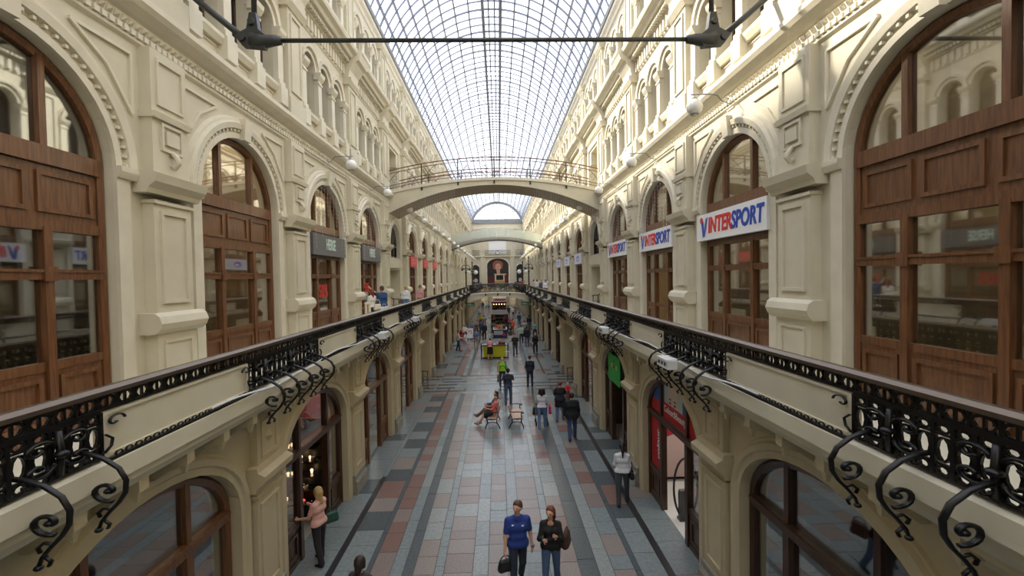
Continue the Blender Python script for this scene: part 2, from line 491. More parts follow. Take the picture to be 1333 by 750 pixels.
TY = 1.24
def trio_panel(z0, z1, zb, a, zs, depth=0.32):
    m = MB()
    for yc in (-TY, 0, TY):
        arch_panel(m, yc, TY, z0, z1, zb, a, a, zs, depth, 12)
    e = BAY/2
    for sg in (-1, 1):
        m.add([(0, sg*TY*1.5, z0), (0, sg*e, z0), (0, sg*e, z1), (0, sg*TY*1.5, z1)], [(0, 1, 2, 3)])
    return m
M['t_panel'] = trio_panel(10.85, 14.2, 11.55, 0.47, 13.06, 0.38).mesh('triple_window_wall', CREAM)
M['a_panel'] = trio_panel(15.2, 18.5, 15.85, 0.42, 17.1, 0.34).mesh('attic_window_wall', CREAM)
def trio_trim(zb, a, zs):
    m = MB()
    for yc in (-TY, 0, TY):
        archivolt(m, [(0.0, 0), (0.0, -0.05), (0.08, -0.07), (0.09, -0.03), (0.12, -0.03), (0.14, -0.13), (0.24, -0.15), (0.26, -0.05), (0.30, -0.05), (0.31, 0)], a, a, zs, yc, n=12)
    for yc in (-1.5*TY, -0.5*TY, 0.5*TY, 1.5*TY):
        m.box(-0.13, 0, yc-0.145, yc+0.145, zb, zs-0.2); m.box(-0.17, 0, yc-0.17, yc+0.17, zb, zb+0.14); m.box(-0.16, 0, yc-0.165, yc+0.165, zs-0.34, zs-0.28)
        m.prism_y([(0, zs-0.2), (-0.14, zs-0.2), (-0.22, zs-0.08), (-0.24, zs+0.03), (0, zs+0.03)], yc-0.2, yc+0.2)
        m.box(-0.22, 0, yc-0.2, yc+0.2, zb-0.5, zb)
    m.prism_y([(0, zb-0.2), (-0.10, zb-0.2), (-0.16, zb-0.08), (-0.16, zb), (0, zb)], -2.0, 2.0)
    m.box(-0.06, 0, -2.0, 2.0, zb-0.62, zb-0.5)
    for yc in (-TY, 0, TY):
        frame_panel(m, 0, yc-0.42, yc+0.42, zb-0.50, zb-0.24, 0.04, 0.025)
    return m
M['t_trim'] = trio_trim(11.55, 0.47, 13.06).mesh('triple_window_moulding', CREAM_TRIM)
M['a_trim'] = trio_trim(15.85, 0.42, 17.1).mesh('attic_window_moulding', CREAM_TRIM)
def upper_pilaster(z0, z1):
    m = MB()
    W = 0.46
    m.box(-0.26, 0, -W-0.06, W+0.06, z0, z0+0.55)
    m.box(-0.20, 0, -W, W, z0+0.55, z1)
    frame_panel(m, -0.20, -W+0.13, W-0.13, z0+0.75, z1-0.4, 0.06, 0.045)
    m.prism_y([(0, z1-0.28), (-0.24, z1-0.28), (-0.34, z1-0.12), (-0.34, z1), (0, z1)], -W-0.1, W+0.1)
    return m
M['t_pil'] = upper_pilaster(10.85, 14.2).mesh('third_storey_pilaster', CREAM)
M['a_pil'] = upper_pilaster(15.2, 18.2).mesh('attic_pilaster', CREAM)
def modillions():
    m = MB()
    n = 19
    for i in range(n):
        y = -BAY/2 + BAY*(i + 0.5)/n
        m.box(-0.12, 0, y - 0.065, y + 0.065, 14.26, 14.64)
    n = 34
    for i in range(n):
        y = -BAY/2 + BAY*(i + 0.5)/n
        m.box(-0.30, -0.1, y - 0.045, y + 0.045, 14.74, 14.87)
    return m
M['modil'] = modillions().mesh('modillion_row', CREAM_TRIM)
M['bracket'] = MB().prism_y([(0, 14.2), (-0.24, 14.2), (-0.30, 14.5), (-0.52, 14.8), (-0.66, 14.86), (-0.74, 15.06), (-0.80, 15.14), (-0.80, 15.26), (0, 15.24)], -0.56, 0.56).mesh('cornice_break', CREAM_TRIM)
M['recess_g'] = None

CORN_LOW = [(0.2, 3.86), (0, 3.86), (-0.06, 3.92), (-0.08, 4.00), (-0.50, 4.10), (-0.54, 4.18), (-0.58, 4.20), (-0.58, 4.27), (-0.64, 4.30), (-0.64, 4.50), (-0.42, 4.50), (-0.42, 4.13), (0.2, 4.13)]
CORN_MID = [(0.2, 10.18), (0, 10.18), (-0.06, 10.22), (-0.06, 10.27), (-0.03, 10.27), (-0.03, 10.58), (-0.10, 10.62), (-0.24, 10.72), (-0.30, 10.80), (-0.30, 10.90), (0.2, 10.90)]
CORN_TOP = [(0.2, 14.18), (0, 14.18), (-0.04, 14.22), (-0.04, 14.66), (-0.14, 14.70), (-0.14, 14.88), (-0.40, 14.90), (-0.46, 15.00), (-0.60, 15.06), (-0.64, 15.16), (-0.64, 15.22), (0.2, 15.22)]
CORN_EAVE = [(0.2, 18.2), (0, 18.2), (-0.06, 18.26), (-0.10, 18.40), (-0.20, 18.52), (-0.22, 18.64), (0.2, 18.64)]

walls = {}
for s, sg in SIDES:
    W = struct('wall_' + s)
    walls[sg] = W
    r = rot(sg)
    def put(key, name, k, X, off=0.0):
        return inst(M[key], name, W, (sg*X, YC[k] + sg*off if False else YC[k] + off, 0), r)
    for k in YC:
        p = k in PASS
        put('g_pass' if p else 'g_panel', 'ground_wall', k, XG)
        if not p:
            put('g_arch', 'ground_archivolt', k, XG)
        else:
            b = MB().box(1.5, 1.56, -1.9, 1.9, 0, 3.3)
            frame_panel(b, 1.5, -1.3, 1.3, 0.7, 2.9, 0.08, 0.04)
            b.prism_y([(1.5, 2.95), (1.4, 2.95), (1.34, 3.1), (1.34, 3.2), (1.5, 3.2)], -1.9, 1.9)
            b.build('passage_recess', CREAM_LOW, W, (sg*XG, YC[k], 0), r)
        put('g_pil', 'ground_pilaster', k, XG, BAY/2)
        for i in range(7):
            yy = -BAY/2 + BAY*(i + 0.5)/7 + 0.0
            inst(M['corbel'], 'corbel', W, (sg*XG, YC[k] + yy, 0), r)
        put('u_pass' if p else 'u_panel', 'gallery_wall', k, XU)
        put('u_arch_small' if p else 'u_arch', 'gallery_archivolt', k, XU)
        put('u_pil', 'gallery_pilaster', k, XU, BAY/2)
        tag(put('band', 'ornament_band', k, XU), kind='stuff')
        if k in (3, 9):
            m = rect_panel(MB(), BAY, 10.85, 14.2, 10.85, 1.15, 13.6, 2.0)
            m.box(2.0, 2.06, -1.15, 1.15, 10.85, 13.6)
            frame_panel(m, 0.0, -1.45, 1.45, 10.9, 13.95, 0.2, 0.08)
            m.prism_y([(0.0, 12.9), (0.9, 12.9), (0.9, 13.1), (0.6, 13.6), (0.0, 13.6)], -1.15, -0.85)
            m.prism_y([(0.0, 12.9), (0.9, 12.9), (0.9, 13.1), (0.6, 13.6), (0.0, 13.6)], 0.85, 1.15)
            m.build('bridge_doorway', CREAM, W, (sg*XU, YC[k], 0), r)
        else:
            put('t_panel', 'third_storey_wall', k, XU)
            put('t_trim', 'third_storey_moulding', k, XU)
        put('t_pil', 'third_storey_pilaster', k, XU, BAY/2)
        tag(put('modil', 'modillion_row', k, XU), kind='stuff')
        put('bracket', 'cornice_break', k, XU, BAY/2)
        put('a_panel', 'attic_wall', k, XU)
        put('a_trim', 'attic_moulding', k, XU)
        put('a_pil', 'attic_pilaster', k, XU, BAY/2)
    for nm, prof, X, mm in (('gallery_cornice', CORN_LOW, XG, CREAM), ('middle_cornice', CORN_MID, XU, CREAM_TRIM), ('main_cornice', CORN_TOP, XU, CREAM_TRIM), ('eave_cornice', CORN_EAVE, XU, CREAM_TRIM)):
        MB().prism_y(prof, -(Y1-Y0)/2, (Y1-Y0)/2).build(nm, mm, W, (sg*X, (Y0+Y1)/2, 0), r)
    MB().prism_y([(0.1, 18.64), (-0.16, 18.64), (-0.26, 18.72), (-0.26, 18.98), (-0.12, 19.04), (0.1, 19.04)], -(Y1-Y0)/2, (Y1-Y0)/2).build('gutter', GUTTER, W, (sg*XU, (Y0+Y1)/2, 0), r)
    MB().box(-0.02, 0.0, -(Y1-Y0)/2, (Y1-Y0)/2, 18.45, 18.7).build('eave_board', GUTTER, W, (sg*XU, (Y0+Y1)/2, 0), r)

# ------------------------------------------------------------------ windows and shop fronts (frame, panes, wood panels)
WIN = [0]
def new_window(loc, r):
    WIN[0] += 1
    return struct('window_%d' % WIN[0], loc, r)
GI = 0.13
def ground_frame():
    m = MB()
    archivolt(m, [(0, 0.12), (0, 0.0), (-0.05, -0.03), (-0.14, 0.0), (-0.14, 0.12), (0, 0.12)], GA, GB, GZ, foot=0.0, n=18)
    m.box(-0.04, 0.12, -GA+0.1, GA-0.1, GZ-0.12, GZ+0.04); m.box(-0.07, 0.1, -GA+0.1, GA-0.1, GZ-0.02, GZ+0.03)
    for y in (-0.82, 0.82):
        m.box(-0.03, 0.12, y-0.07, y+0.07, 0, GZ-0.1)
        m.box(-0.02, 0.12, y-0.05, y+0.05, GZ, GZ + GB*math.sqrt(1-(y/GA)**2) - 0.05)
    for y in (-GA+0.14, 0.89):
        m.box(0.0, 0.1, y, y+0.82, 0.78, 0.9); m.box(0.0, 0.1, y, y+0.82, 0.0, 0.12)
    return m
M['gf'] = ground_frame()
M['gf_w'] = M['gf'].mesh('shop_front_frame', WOOD)
M['gf_d'] = M['gf'].mesh('shop_front_frame', DARKWOOD)
def kick():
    m = MB(); m.box(0.02, 0.08, -0.41, 0.41, 0.12, 0.78); frame_panel(m, 0.02, -0.28, 0.28, 0.2, 0.7, 0.05, 0.03); return m
M['kick_w'] = kick().mesh('kick_panel', WOOD); M['kick_d'] = kick().mesh('kick_panel', DARKWOOD)
fan = lambda y0, y1, z0, a, b, zs: MB().prism_x(slice_poly(y0, y1, z0, a, b, zs), 0.05, 0.062)
M['gp_fan_c'] = fan(-0.77, 0.77, GZ+0.04, GA-0.1, GB-0.1, GZ).mesh('pane', GLASS)
M['gp_fan_l'] = fan(-GA+0.12, -0.87, GZ+0.04, GA-0.1, GB-0.1, GZ).mesh('pane', GLASS)
M['gp_fan_r'] = fan(0.87, GA-0.12, GZ+0.04, GA-0.1, GB-0.1, GZ).mesh('pane', GLASS)
M['gp_side'] = MB().box(0.05, 0.062, -0.41, 0.41, 0.9, GZ-0.1).mesh('pane', GLASS)
M['gp_door'] = MB().box(0.05, 0.062, -0.75, 0.75, 0.1, GZ-0.1).mesh('pane', GLASS)

def gallery_frame():
    m = MB()
    archivolt(m, [(0, 0.12), (0, 0.0), (-0.05, -0.03), (-0.13, 0.0), (-0.13, 0.12), (0, 0.12)], UA, UB, UZ, foot=4.12, n=20)
    m.box(-0.04, 0.12, -UA+0.1, UA-0.1, 7.85, 8.10)
    m.box(-0.02, 0.12, -UA+0.1, UA-0.1, 6.95, 7.10); m.box(-0.03, 0.12, -UA+0.1, UA-0.1, 6.28, 6.42); m.box(-0.05, 0.1, -UA+0.1, UA-0.1, 6.38, 6.42)
    for y in (-0.66, 0.66):
        m.box(-0.03, 0.12, y-0.06, y+0.06, 4.12, 7.0)
        m.box(-0.02, 0.12, y-0.05, y+0.05, 8.05, UZ + UB*math.sqrt(1-(y/UA)**2) - 0.05)
        m.box(-0.06, -0.02, y-0.09, y+0.09, 6.26, 6.46)
    for y0_, y1_ in ((-UA+0.12, -0.71), (0.71, UA-0.12), (-0.61, 0.61)):
        m.box(0.0, 0.1, y0_, y1_, 5.04, 5.16); m.box(0.0, 0.1, y0_, y1_, 4.12, 4.24)
    m.box(0.02, 0.1, -UA+0.1, UA-0.1, 7.08, 7.88)
    for y in (-0.98, 0, 0.98):
        frame_panel(m, 0.02, y-0.42, y+0.42, 7.2, 7.76, 0.06, 0.03)
    return m
M['uf'] = gallery_frame().mesh('gallery_shop_frame', WOOD)
def kick2(w):
    m = MB(); m.box(0.02, 0.08, -w, w, 4.24, 5.04); frame_panel(m, 0.02, -w+0.08, w-0.08, 4.32, 4.96, 0.06, 0.035); return m
M['kick2'] = kick2(0.40).mesh('kick_panel', WOOD); M['kick2c'] = kick2(0.61).mesh('kick_panel', WOOD)
M['up_fan_c'] = fan(-0.61, 0.61, 8.10, UA-0.1, UB-0.1, UZ).mesh('pane', GLASS)
M['up_fan_l'] = fan(-UA+0.11, -0.71, 8.10, UA-0.1, UB-0.1, UZ).mesh('pane', GLASS)
M['up_fan_r'] = fan(0.71, UA-0.11, 8.10, UA-0.1, UB-0.1, UZ).mesh('pane', GLASS)
for q, w_ in (('', 0.40), ('c', 0.61)):
    M['up_top' + q] = MB().box(0.05, 0.062, -w_, w_, 6.42, 6.95).mesh('pane', GLASS)
    M['up_mid' + q] = MB().box(0.05, 0.062, -w_, w_, 5.16, 6.28).mesh('pane', GLASS)

def small_frame(zb, a, zs):
    m = MB()
    archivolt(m, [(0, 0.08), (0, 0.0), (-0.07, 0.0), (-0.07, 0.08)], a, a, zs, foot=zb, n=10)
    m.box(0.0, 0.07, -0.03, 0.03, zb, zs + a - 0.05); m.box(0.0, 0.07, -a, a, zb, zb+0.08); m.box(0.0, 0.07, -a, a, zs-0.04, zs+0.04)
    return m
M['tf'] = small_frame(11.55, 0.47, 13.06).mesh('window_frame', DARKWOOD)
M['tp'] = MB().prism_x([(-0.43, 11.6), (0.43, 11.6)] + arc_pts(0.43, 0.43, 13.06, 8), 0.03, 0.042).mesh('pane', GLASS_DARK)
M['af'] = small_frame(15.85, 0.42, 17.1).mesh('window_frame', DARKWOOD)
M['ap'] = MB().prism_x([(-0.38, 15.9), (0.38, 15.9)] + arc_pts(0.38, 0.38, 17.1, 8), 0.03, 0.042).mesh('pane', GLASS_DARK)
def lunette():
    m = MB()
    archivolt(m, [(0, 0.1), (0, 0.0), (-0.09, 0.0), (-0.09, 0.1)], 1.25, 1.25, 8.15, foot=7.45, n=18)
    m.box(0, 0.08, -1.2, 1.2, 7.45, 7.55); m.box(0, 0.08, -1.2, 1.2, 8.1, 8.18)
    for y in (-0.75, -0.38, 0, 0.38, 0.75):
        m.box(0.01, 0.07, y-0.025, y+0.025, 7.5, 8.15 + 1.2*math.sqrt(1-(y/1.25)**2))
    return m
M['lun'] = lunette().mesh('lunette_frame', IRON)
M['lun_p'] = MB().prism_x([(-1.18, 7.5), (1.18, 7.5)] + arc_pts(1.18, 1.18, 8.15, 14), 0.05, 0.06).mesh('pane', GLASS_DARK)

for s, sg in SIDES:
    r = rot(sg)
    for k in YC:
        y = YC[k]
        if k not in PASS:
            w = new_window((sg*(XG+GI), y, 0), r)
            dk = 'd' if (sg > 0 or k == 0) else 'w'
            inst(M['gf_' + dk], 'frame', w)
            for yy in (-1.30, 1.30):
                inst(M['kick_' + dk], 'kick_panel', w, (0, yy, 0)); inst(M['gp_side'], 'pane', w, (0, yy, 0))
            for q in ('gp_fan_c', 'gp_fan_l', 'gp_fan_r'):
                inst(M[q], 'pane', w)
            if (sg, k) not in ((1, 0), (-1, 0), (1, 1)):            # those three shop doors stand open
                inst(M['gp_door'], 'pane', w)
            w = new_window((sg*(XU+0.14), y, 0), r)
            inst(M['uf'], 'frame', w)
            for yy in (-1.10, 0, 1.10):
                q = 'c' if yy == 0 else ''
                inst(M['up_top' + q], 'pane', w, (0, yy, 0))
                if (sg, k, yy) == (1, 1, 0):
                    continue                                        # this gallery shop has its door open
                inst(M['kick2' + q], 'kick_panel', w, (0, yy, 0)); inst(M['up_mid' + q], 'pane', w, (0, yy, 0))
            for q in ('up_fan_c', 'up_fan_l', 'up_fan_r'):
                inst(M[q], 'pane', w)
        else:
            w = new_window((sg*(XU+0.18), y, 0), r)
            inst(M['lun'], 'frame', w); inst(M['lun_p'], 'pane', w)
        for fk, pk, lev in (('tf', 'tp', 3), ('af', 'ap', 4)):
            if lev == 3 and k in (3, 9):
                continue
            w = new_window((sg*(XU+(0.28 if lev == 3 else 0.24)), y, 0), r)
            for yy in (-TY, 0, TY):
                inst(M[fk], 'frame', w, (0, yy, 0)); inst(M[pk], 'pane', w, (0, yy, 0))

# ------------------------------------------------------------------ glass barrel roof
RR = (5.85**2 + 4.25**2)/(2*4.25)
RZC = 18.98 + 4.25 - RR
TH = math.asin(5.85/RR)
roof = struct('roof')
rp = lambda t, dr=0.0: ((RR+dr)*math.sin(t), RZC + (RR+dr)*math.cos(t))
ths = [math.radians(5.3)*sg for sg in (-1, 1)]
for i in range(1, 9):
    t = math.radians(5.3) + (TH - math.radians(5.3))*i/8
    ths += [t, -t]
ths.sort()
def rib(hw, hd):
    m = MB()
    n = 36
    prof = [(-hw, -hd), (hw, -hd), (hw, hd), (-hw, hd)]
    vs_, fs = [], []
    for i in range(n+1):
        t = -TH + 2*TH*i/n
        for y, dr in prof:
            x, z = rp(t, dr); vs_.append((x, y, z))
    for i in range(n):
        for j in range(4):
            fs.append((i*4+j, i*4+(j+1) % 4, (i+1)*4+(j+1) % 4, (i+1)*4+j))
    return m.add(vs_, fs)
rib_thin, rib_main = rib(0.027, 0.035).mesh('roof_rib', ROOF_STEEL), rib(0.032, 0.05).mesh('roof_main_rib', ROOF_STEEL)
RSTEP = BAY/6
nr = int(round((Y1 - Y0)/RSTEP))
for i in range(nr + 1):
    inst(rib_main if i % 3 == 0 else rib_thin, 'rib', roof, (0, Y0 + i*RSTEP, 0))
for t in ths + [math.radians(a) for a in (-1.8, 1.8)]:
    x, z = rp(t)
    big = abs(abs(t) - math.radians(5.3)) < 1e-4
    w_, h_ = (0.095, 0.17) if big else (0.044, 0.06)
    MB().box(-w_, w_, Y0, Y1, -h_, h_).build('purlin', ROOF_STEEL, roof, (x, 0, z)).rotation_euler = (0, t, 0)
pane_mesh = {}
stuffp = MB()
cells = []
for i in range(nr):
    yc = Y0 + (i + 0.5)*RSTEP
    for a, b in zip(ths[:-1], ths[1:]):
        cells.append((yc, (a+b)/2, b-a))
cells.sort(key=lambda c: (c[0] < 20.0, c[0]))
for n_, (yc, t, dt) in enumerate(cells):
    x, z = rp(t, 0.03)
    hw = RR*dt/2 - 0.02
    hl = RSTEP/2 - 0.015
    if n_ < 290:
        key = round(hw, 3)
        if key not in pane_mesh:
            pane_mesh[key] = MB().box(-hw, hw, -hl, hl, -0.003, 0.003).mesh('roof_pane', GLASS_ROOF)
        o = inst(pane_mesh[key], 'pane', roof, (x, yc, z)); o.rotation_euler = (0, t, 0)
    else:
        c_, s_ = math.cos(t)*hw, math.sin(t)*hw
        stuffp.add([(x-c_, yc-hl, z+s_), (x+c_, yc-hl, z-s_), (x+c_, yc+hl, z-s_), (x-c_, yc+hl, z+s_)], [(0, 1, 2, 3)])
tag(stuffp.build('glazing_field', GLASS_ROOF, roof), kind='stuff')

# ------------------------------------------------------------------ end walls
E0 = struct('wall_near_end')
MB().box(-8.9, 8.9, Y0-0.3, Y0, -0.3, 19.1).build('end_panel', CREAM, E0)
MB().prism_y([(rp(-TH + 2*TH*i/24)) for i in range(25)], Y0-0.3, Y0).build('end_gable', CREAM, E0)

E1 = struct('wall_far_end')
YE = Y1
m = MB()
# hall crossing wall: poster arch, two side niches, plain above
def ywall(mb, x0, x1, z0, z1, y=YE, t=0.4): mb.box(x0, x1, y, y+t, z0, z1)
def yarch(mb, xc, a, b, zs, z0, z1, w, y=YE, d=0.5, n=16):
    k = MB(); arch_panel(k, 0, w, z0, z1, z0, a, b, zs, d, n)
    mb.add([(xc - p[1], y + p[0], p[2]) for p in k.v], k.f)
yarch(m, 0, 2.45, 1.6, 8.9, 4.0, 11.0, 7.2)
yarch(m, -5.0, 0.85, 0.85, 8.3, 4.0, 11.0, 2.8); yarch(m, 5.0, 0.85, 0.85, 8.3, 4.0, 11.0, 2.8)
ywall(m, -6.4, 6.4, 11.0, 11.6); ywall(m, -6.4, -2.0, 11.6, 14.6); ywall(m, 2.0, 6.4, 11.6, 14.6); ywall(m, -6.4, 6.4, 14.6, 18.3)
m.build('crossing_wall', CREAM, E1)
m = MB()
for x in (-3.3, 3.3):
    m.box(x-0.5, x+0.5, YE-0.18, YE, 4.1, 11.0); m.box(x-0.62, x+0.62, YE-0.26, YE, 9.6, 9.9)
m.box(-6.0, 6.0, YE-0.3, YE, 10.85, 11.1); m.box(-6.0, 6.0, YE-0.35, YE, 17.0, 17.3)
k_ = archivolt(MB(), [(0, 0), (0, -0.12), (0.3, -0.12), (0.4, 0)], 2.45, 1.6, 8.9, foot=4.1)
m.add([(-p[1], YE + p[0], p[2]) for p in k_.v], k_.f)
m.build('crossing_moulding', CREAM_TRIM, E1)
MB().box(-6.2, 6.2, YE-0.25, YE, 18.3, 19.3).build('lunette_sill', GUTTER, E1)
MB().box(-6.4, 6.4, YE+0.3, YE+0.5, 11.5, 14.7).build('balcony_recess', WHITE, E1)
MB().box(-6.4, 6.4, YE+6, YE+6.3, 0, 4.2).build('crossing_back_wall', SHOP_CREAM, E1)
MB().box(-6.4, 6.4, YE, YE+6.3, -0.3, 0).build('crossing_floor', TILE_M['grey'], E1)
MB().box(-6.4, 6.4, YE, YE+6.3, 3.9, 4.15).build('crossing_slab', CREAM, E1)
m = MB()
for x in (-4.2, -2.1, 2.1, 4.2):
    m.box(x-0.35, x+0.35, YE, YE+0.6, 0, 4.0)
m.build('crossing_pier', CREAM_LOW, E1)
LW = struct('window_end_lunette')
m = MB()
for i in range(24):
    t0_, t1_ = -TH + 2*TH*i/24, -TH + 2*TH*(i+1)/24
    P = [rp(t0_), rp(t1_), rp(t1_, -0.55), rp(t0_, -0.55)]
    m.add([(x, YE-0.12, max(z, 18.98)) for x, z in P] + [(x, YE+0.12, max(z, 18.98)) for x, z in P], [(0, 1, 2, 3), (7, 6, 5, 4), (2, 6, 7, 3)])
for x in (-3.6, -1.8, 0, 1.8, 3.6):
    m.box(x-0.06, x+0.06, YE-0.06, YE+0.06, 19.0, RZC + math.sqrt((RR-0.5)**2 - x*x))
m.box(-5.3, 5.3, YE-0.05, YE+0.05, 20.9, 21.02)
m.build('frame', GUTTER, LW)
MB().prism_y([rp(-TH + 2*TH*i/24, -0.5) for i in range(25)], YE+0.02, YE+0.03).build('pane', GLASS_ROOF, LW)

# ------------------------------------------------------------------ gallery balustrades
def spiral(c, r0, r1, a0, a1, n=12):
    return [(c[0] + (r0 + (r1-r0)*i/n)*math.cos(a0 + (a1-a0)*i/n), c[1] + (r0 + (r1-r0)*i/n)*math.sin(a0 + (a1-a0)*i/n)) for i in range(n+1)]
def iron_panel(L=2.7):
    m = MB()
    m.box(-0.02, 0.02, -L/2, L/2, 4.18, 4.22); m.box(-0.02, 0.02, -L/2, L/2, 4.94, 4.98)
    m.box(-0.015, 0.015, -L/2, L/2, 4.36, 4.39); m.box(-0.015, 0.015, -L/2, L/2, 4.78, 4.81)
    n = 16
    for i in range(n+1):
        y = -L/2 + L*i/n
        m.box(-0.018, 0.018, y-0.019, y+0.019, 4.2, 4.96)
    for i in range(n):
        y = -L/2 + L*(i+0.5)/n
        m.tube([(0, y + 0.062*math.cos(2*PI*j/10), 4.585 + 0.17*math.sin(2*PI*j/10)) for j in range(10)], 0.019, 4, closed=True)
        m.tube([(0, y + 0.055*math.cos(2*PI*j/8), 4.29 + 0.06*math.sin(2*PI*j/8)) for j in range(8)], 0.018, 4, closed=True)
        m.tube([(0, y + 0.055*math.cos(2*PI*j/8), 4.875 + 0.055*math.sin(2*PI*j/8)) for j in range(8)], 0.018, 4, closed=True)
    for yc in (-0.9, 0, 0.9):
        for sg in (-1, 1):
            m.tube([(-0.03, yc + sg*p, q) for p, q in spiral((0.18, 4.72), 0.14, 0.03, PI, PI - 3.8*PI/2)], 0.026, 5)
            m.tube([(-0.03, yc + sg*p, q) for p, q in spiral((0.18, 4.45), 0.14, 0.03, PI, PI + 3.8*PI/2)], 0.026, 5)
        m.tube([(-0.03, yc, 4.25), (-0.05, yc, 4.58), (-0.03, yc, 4.92)], 0.03, 6)
        m.ball((-0.05, yc, 4.58), 0.06, 6)
    return m
def squeeze(m, f):
    m.v = [(x, y, f(z)) for x, y, z in m.v]
    return m
LOWER = lambda z: 4.98 - (4.98 - z)*0.58
M['iron_panel'] = squeeze(iron_panel(), LOWER).mesh('iron_panel', IRON)
def frieze(L=BAY, z0=4.98, z1=5.14, n=24):
    m = MB()
    m.box(-0.02, 0.02, -L/2, L/2, z0, z0+0.025); m.box(-0.02, 0.02, -L/2, L/2, z1-0.02, z1)
    for i in range(n):
        y = -L/2 + L*(i+0.5)/n
        zc = (z0+z1)/2
        m.tube([(0, y + 0.09*math.cos(2*PI*j/8), zc + 0.06*math.sin(2*PI*j/8)) for j in range(8)], 0.018, 4, closed=True)
        m.box(-0.012, 0.012, y+L/n/2-0.012, y+L/n/2+0.012, z0, z1)
        m.box(-0.01, 0.01, y-0.012, y+0.012, z0, z1)
    return m
M['frieze'] = frieze().mesh('iron_frieze', IRON)
def parapet():
    m = MB(); m.box(0.0, 0.07, -1.30, 1.30, 4.12, 4.97); frame_panel(m, 0.0, -1.28, 1.28, 4.2, 4.95, 0.05, 0.02)
    return m
M['parapet'] = squeeze(parapet(), LOWER).mesh('parapet_panel', CREAM)
def end_scroll():
    m = MB()
    for sg in (-1, 1):
        m.tube([(-0.05, sg*(1.18 - p), q) for p, q in spiral((0.0, 4.78), 0.12, 0.02, 0, 3.6*PI/2, 14)], 0.016, 5)
        m.tube([(-0.05, sg*1.3, 4.6), (-0.05, sg*1.22, 4.5), (-0.05, sg*1.24, 4.38), (-0.05, sg*1.32, 4.3)], 0.016, 5)
    m.box(-0.10, -0.06, -1.3, 1.3, 4.16, 4.21)
    for i in range(20):
        y = -1.25 + 2.5*(i+0.5)/20
        m.tube([(-0.08, y + 0.045*math.cos(2*PI*j/6), 4.235 + 0.04*math.sin(2*PI*j/6)) for j in range(6)], 0.011, 4, closed=True)
    return m
M['end_scroll'] = squeeze(end_scroll(), LOWER).mesh('iron_edging', IRON)
def scroll_bracket():
    m = MB()
    P = [(0.0, 4.76), (-0.10, 4.74), (-0.24, 4.64), (-0.37, 4.46), (-0.43, 4.24), (-0.42, 4.02), (-0.36, 3.84), (-0.27, 3.66), (-0.20, 3.50), (-0.17, 3.36)]
    P = [(x, 4.76 - (4.76-z)*0.76) for x, z in P]
    m.tube([(x, 0, z) for x, z in P], 0.032, 6, r1=0.016)
    m.tube([(x, 0, z) for x, z in spiral((-0.26, 4.22), 0.15, 0.035, -0.6*PI, 1.2*PI, 14)], 0.026, 6)
    m.tube([(x, 0, z) for x, z in spiral((-0.10, 4.66), 0.09, 0.02, 0.3*PI, 2.0*PI, 10)], 0.018, 5)
    m.tube([(-0.30, 0, 3.96), (-0.22, 0, 3.98), (-0.17, 0, 3.92), (-0.19, 0, 3.86)], 0.018, 5)
    m.tube([(-0.22, 0, 3.82), (-0.27, 0, 3.76), (-0.25, 0, 3.70)], 0.018, 5)
    m.ball((-0.17, 0, 3.68), 0.035, 6)
    m.ball((-0.27, 0, 4.22), 0.04, 6)
    return m
M['scroll_bracket'] = squeeze(scroll_bracket(), lambda z: 4.68 - (4.76 - z)*0.66).mesh('scroll_bracket', IRON)
XR = 3.70
for n_, (s, sg) in enumerate(SIDES):
    B = struct('trim_%d' % (n_ + 1))
    tag(B, 'gallery balustrade of black cast iron and cream panels on the %s side' % s)
    r = rot(sg)
    h = MB().prism_y([(-0.06, 5.14), (0.06, 5.14), (0.06, 5.18), (0.03, 5.215), (-0.03, 5.215), (-0.06, 5.18)], -(Y1-Y0)/2, (Y1-Y0)/2)
    h.build('handrail', mat('sky_sheen_handrail', (104, 92, 82), 0.3, metal=0.6), B, (sg*XR, (Y0+Y1)/2, 0), r)  # whole rail toned lighter to carry the sky's reflection
    for k in YC:
        if k == 9:
            inst(M['iron_panel'], 'iron_panel', B, (sg*XR, YC[k]+BAY/2, 0), r)
            for d in (-1.2, 0, 1.2):
                inst(M['scroll_bracket'], 'scroll_bracket', B, (sg*XR, YC[k]+BAY/2+d, 0), r)
            continue
        inst(M['iron_panel'], 'iron_panel', B, (sg*XR, YC[k]+BAY/2, 0), r)
        inst(M['frieze'], 'iron_frieze', B, (sg*XR, YC[k], 0), r)
        inst(M['parapet'], 'parapet_panel', B, (sg*XR, YC[k], 0), r)
        inst(M['end_scroll'], 'iron_edging', B, (sg*XR, YC[k], 0), r)
        for d in (-1.1, -0.55, 0, 0.55, 1.1):
            inst(M['scroll_bracket'], 'scroll_bracket', B, (sg*XR, YC[k]+BAY/2+d, 0), r)

# ------------------------------------------------------------------ bridges
def bridge_arc(hw, zt0, rise_t, zb0, rise_b):
    top = lambda x: zt0 + rise_t*(1 - (x/hw)**2)
    bot = lambda x: zb0 + rise_b*(1 - (x/hw)**2)
    return top, bot
def bridge_deck(name, hw, y0, y1, top, bot, mats, n=28, strip=0.16):
    m = MB()
    xs = [-hw + 2*hw*i/n for i in range(n+1)]
    for a, b in zip(xs[:-1], xs[1:]):
        P = [(a, bot(a)), (b, bot(b)), (b, top(b)), (a, top(a))]
        m.add([(x, y0, z) for x, z in P], [(0, 1, 2, 3)], 0)
        m.add([(x, y1, z) for x, z in P], [(3, 2, 1, 0)], 0)
        m.add([(a, y0, top(a)), (b, y0, top(b)), (b, y1, top(b)), (a, y1, top(a))], [(0, 1, 2, 3)], 0)
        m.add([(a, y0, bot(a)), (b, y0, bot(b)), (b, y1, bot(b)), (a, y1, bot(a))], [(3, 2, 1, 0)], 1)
    return m.mesh(name, mats)
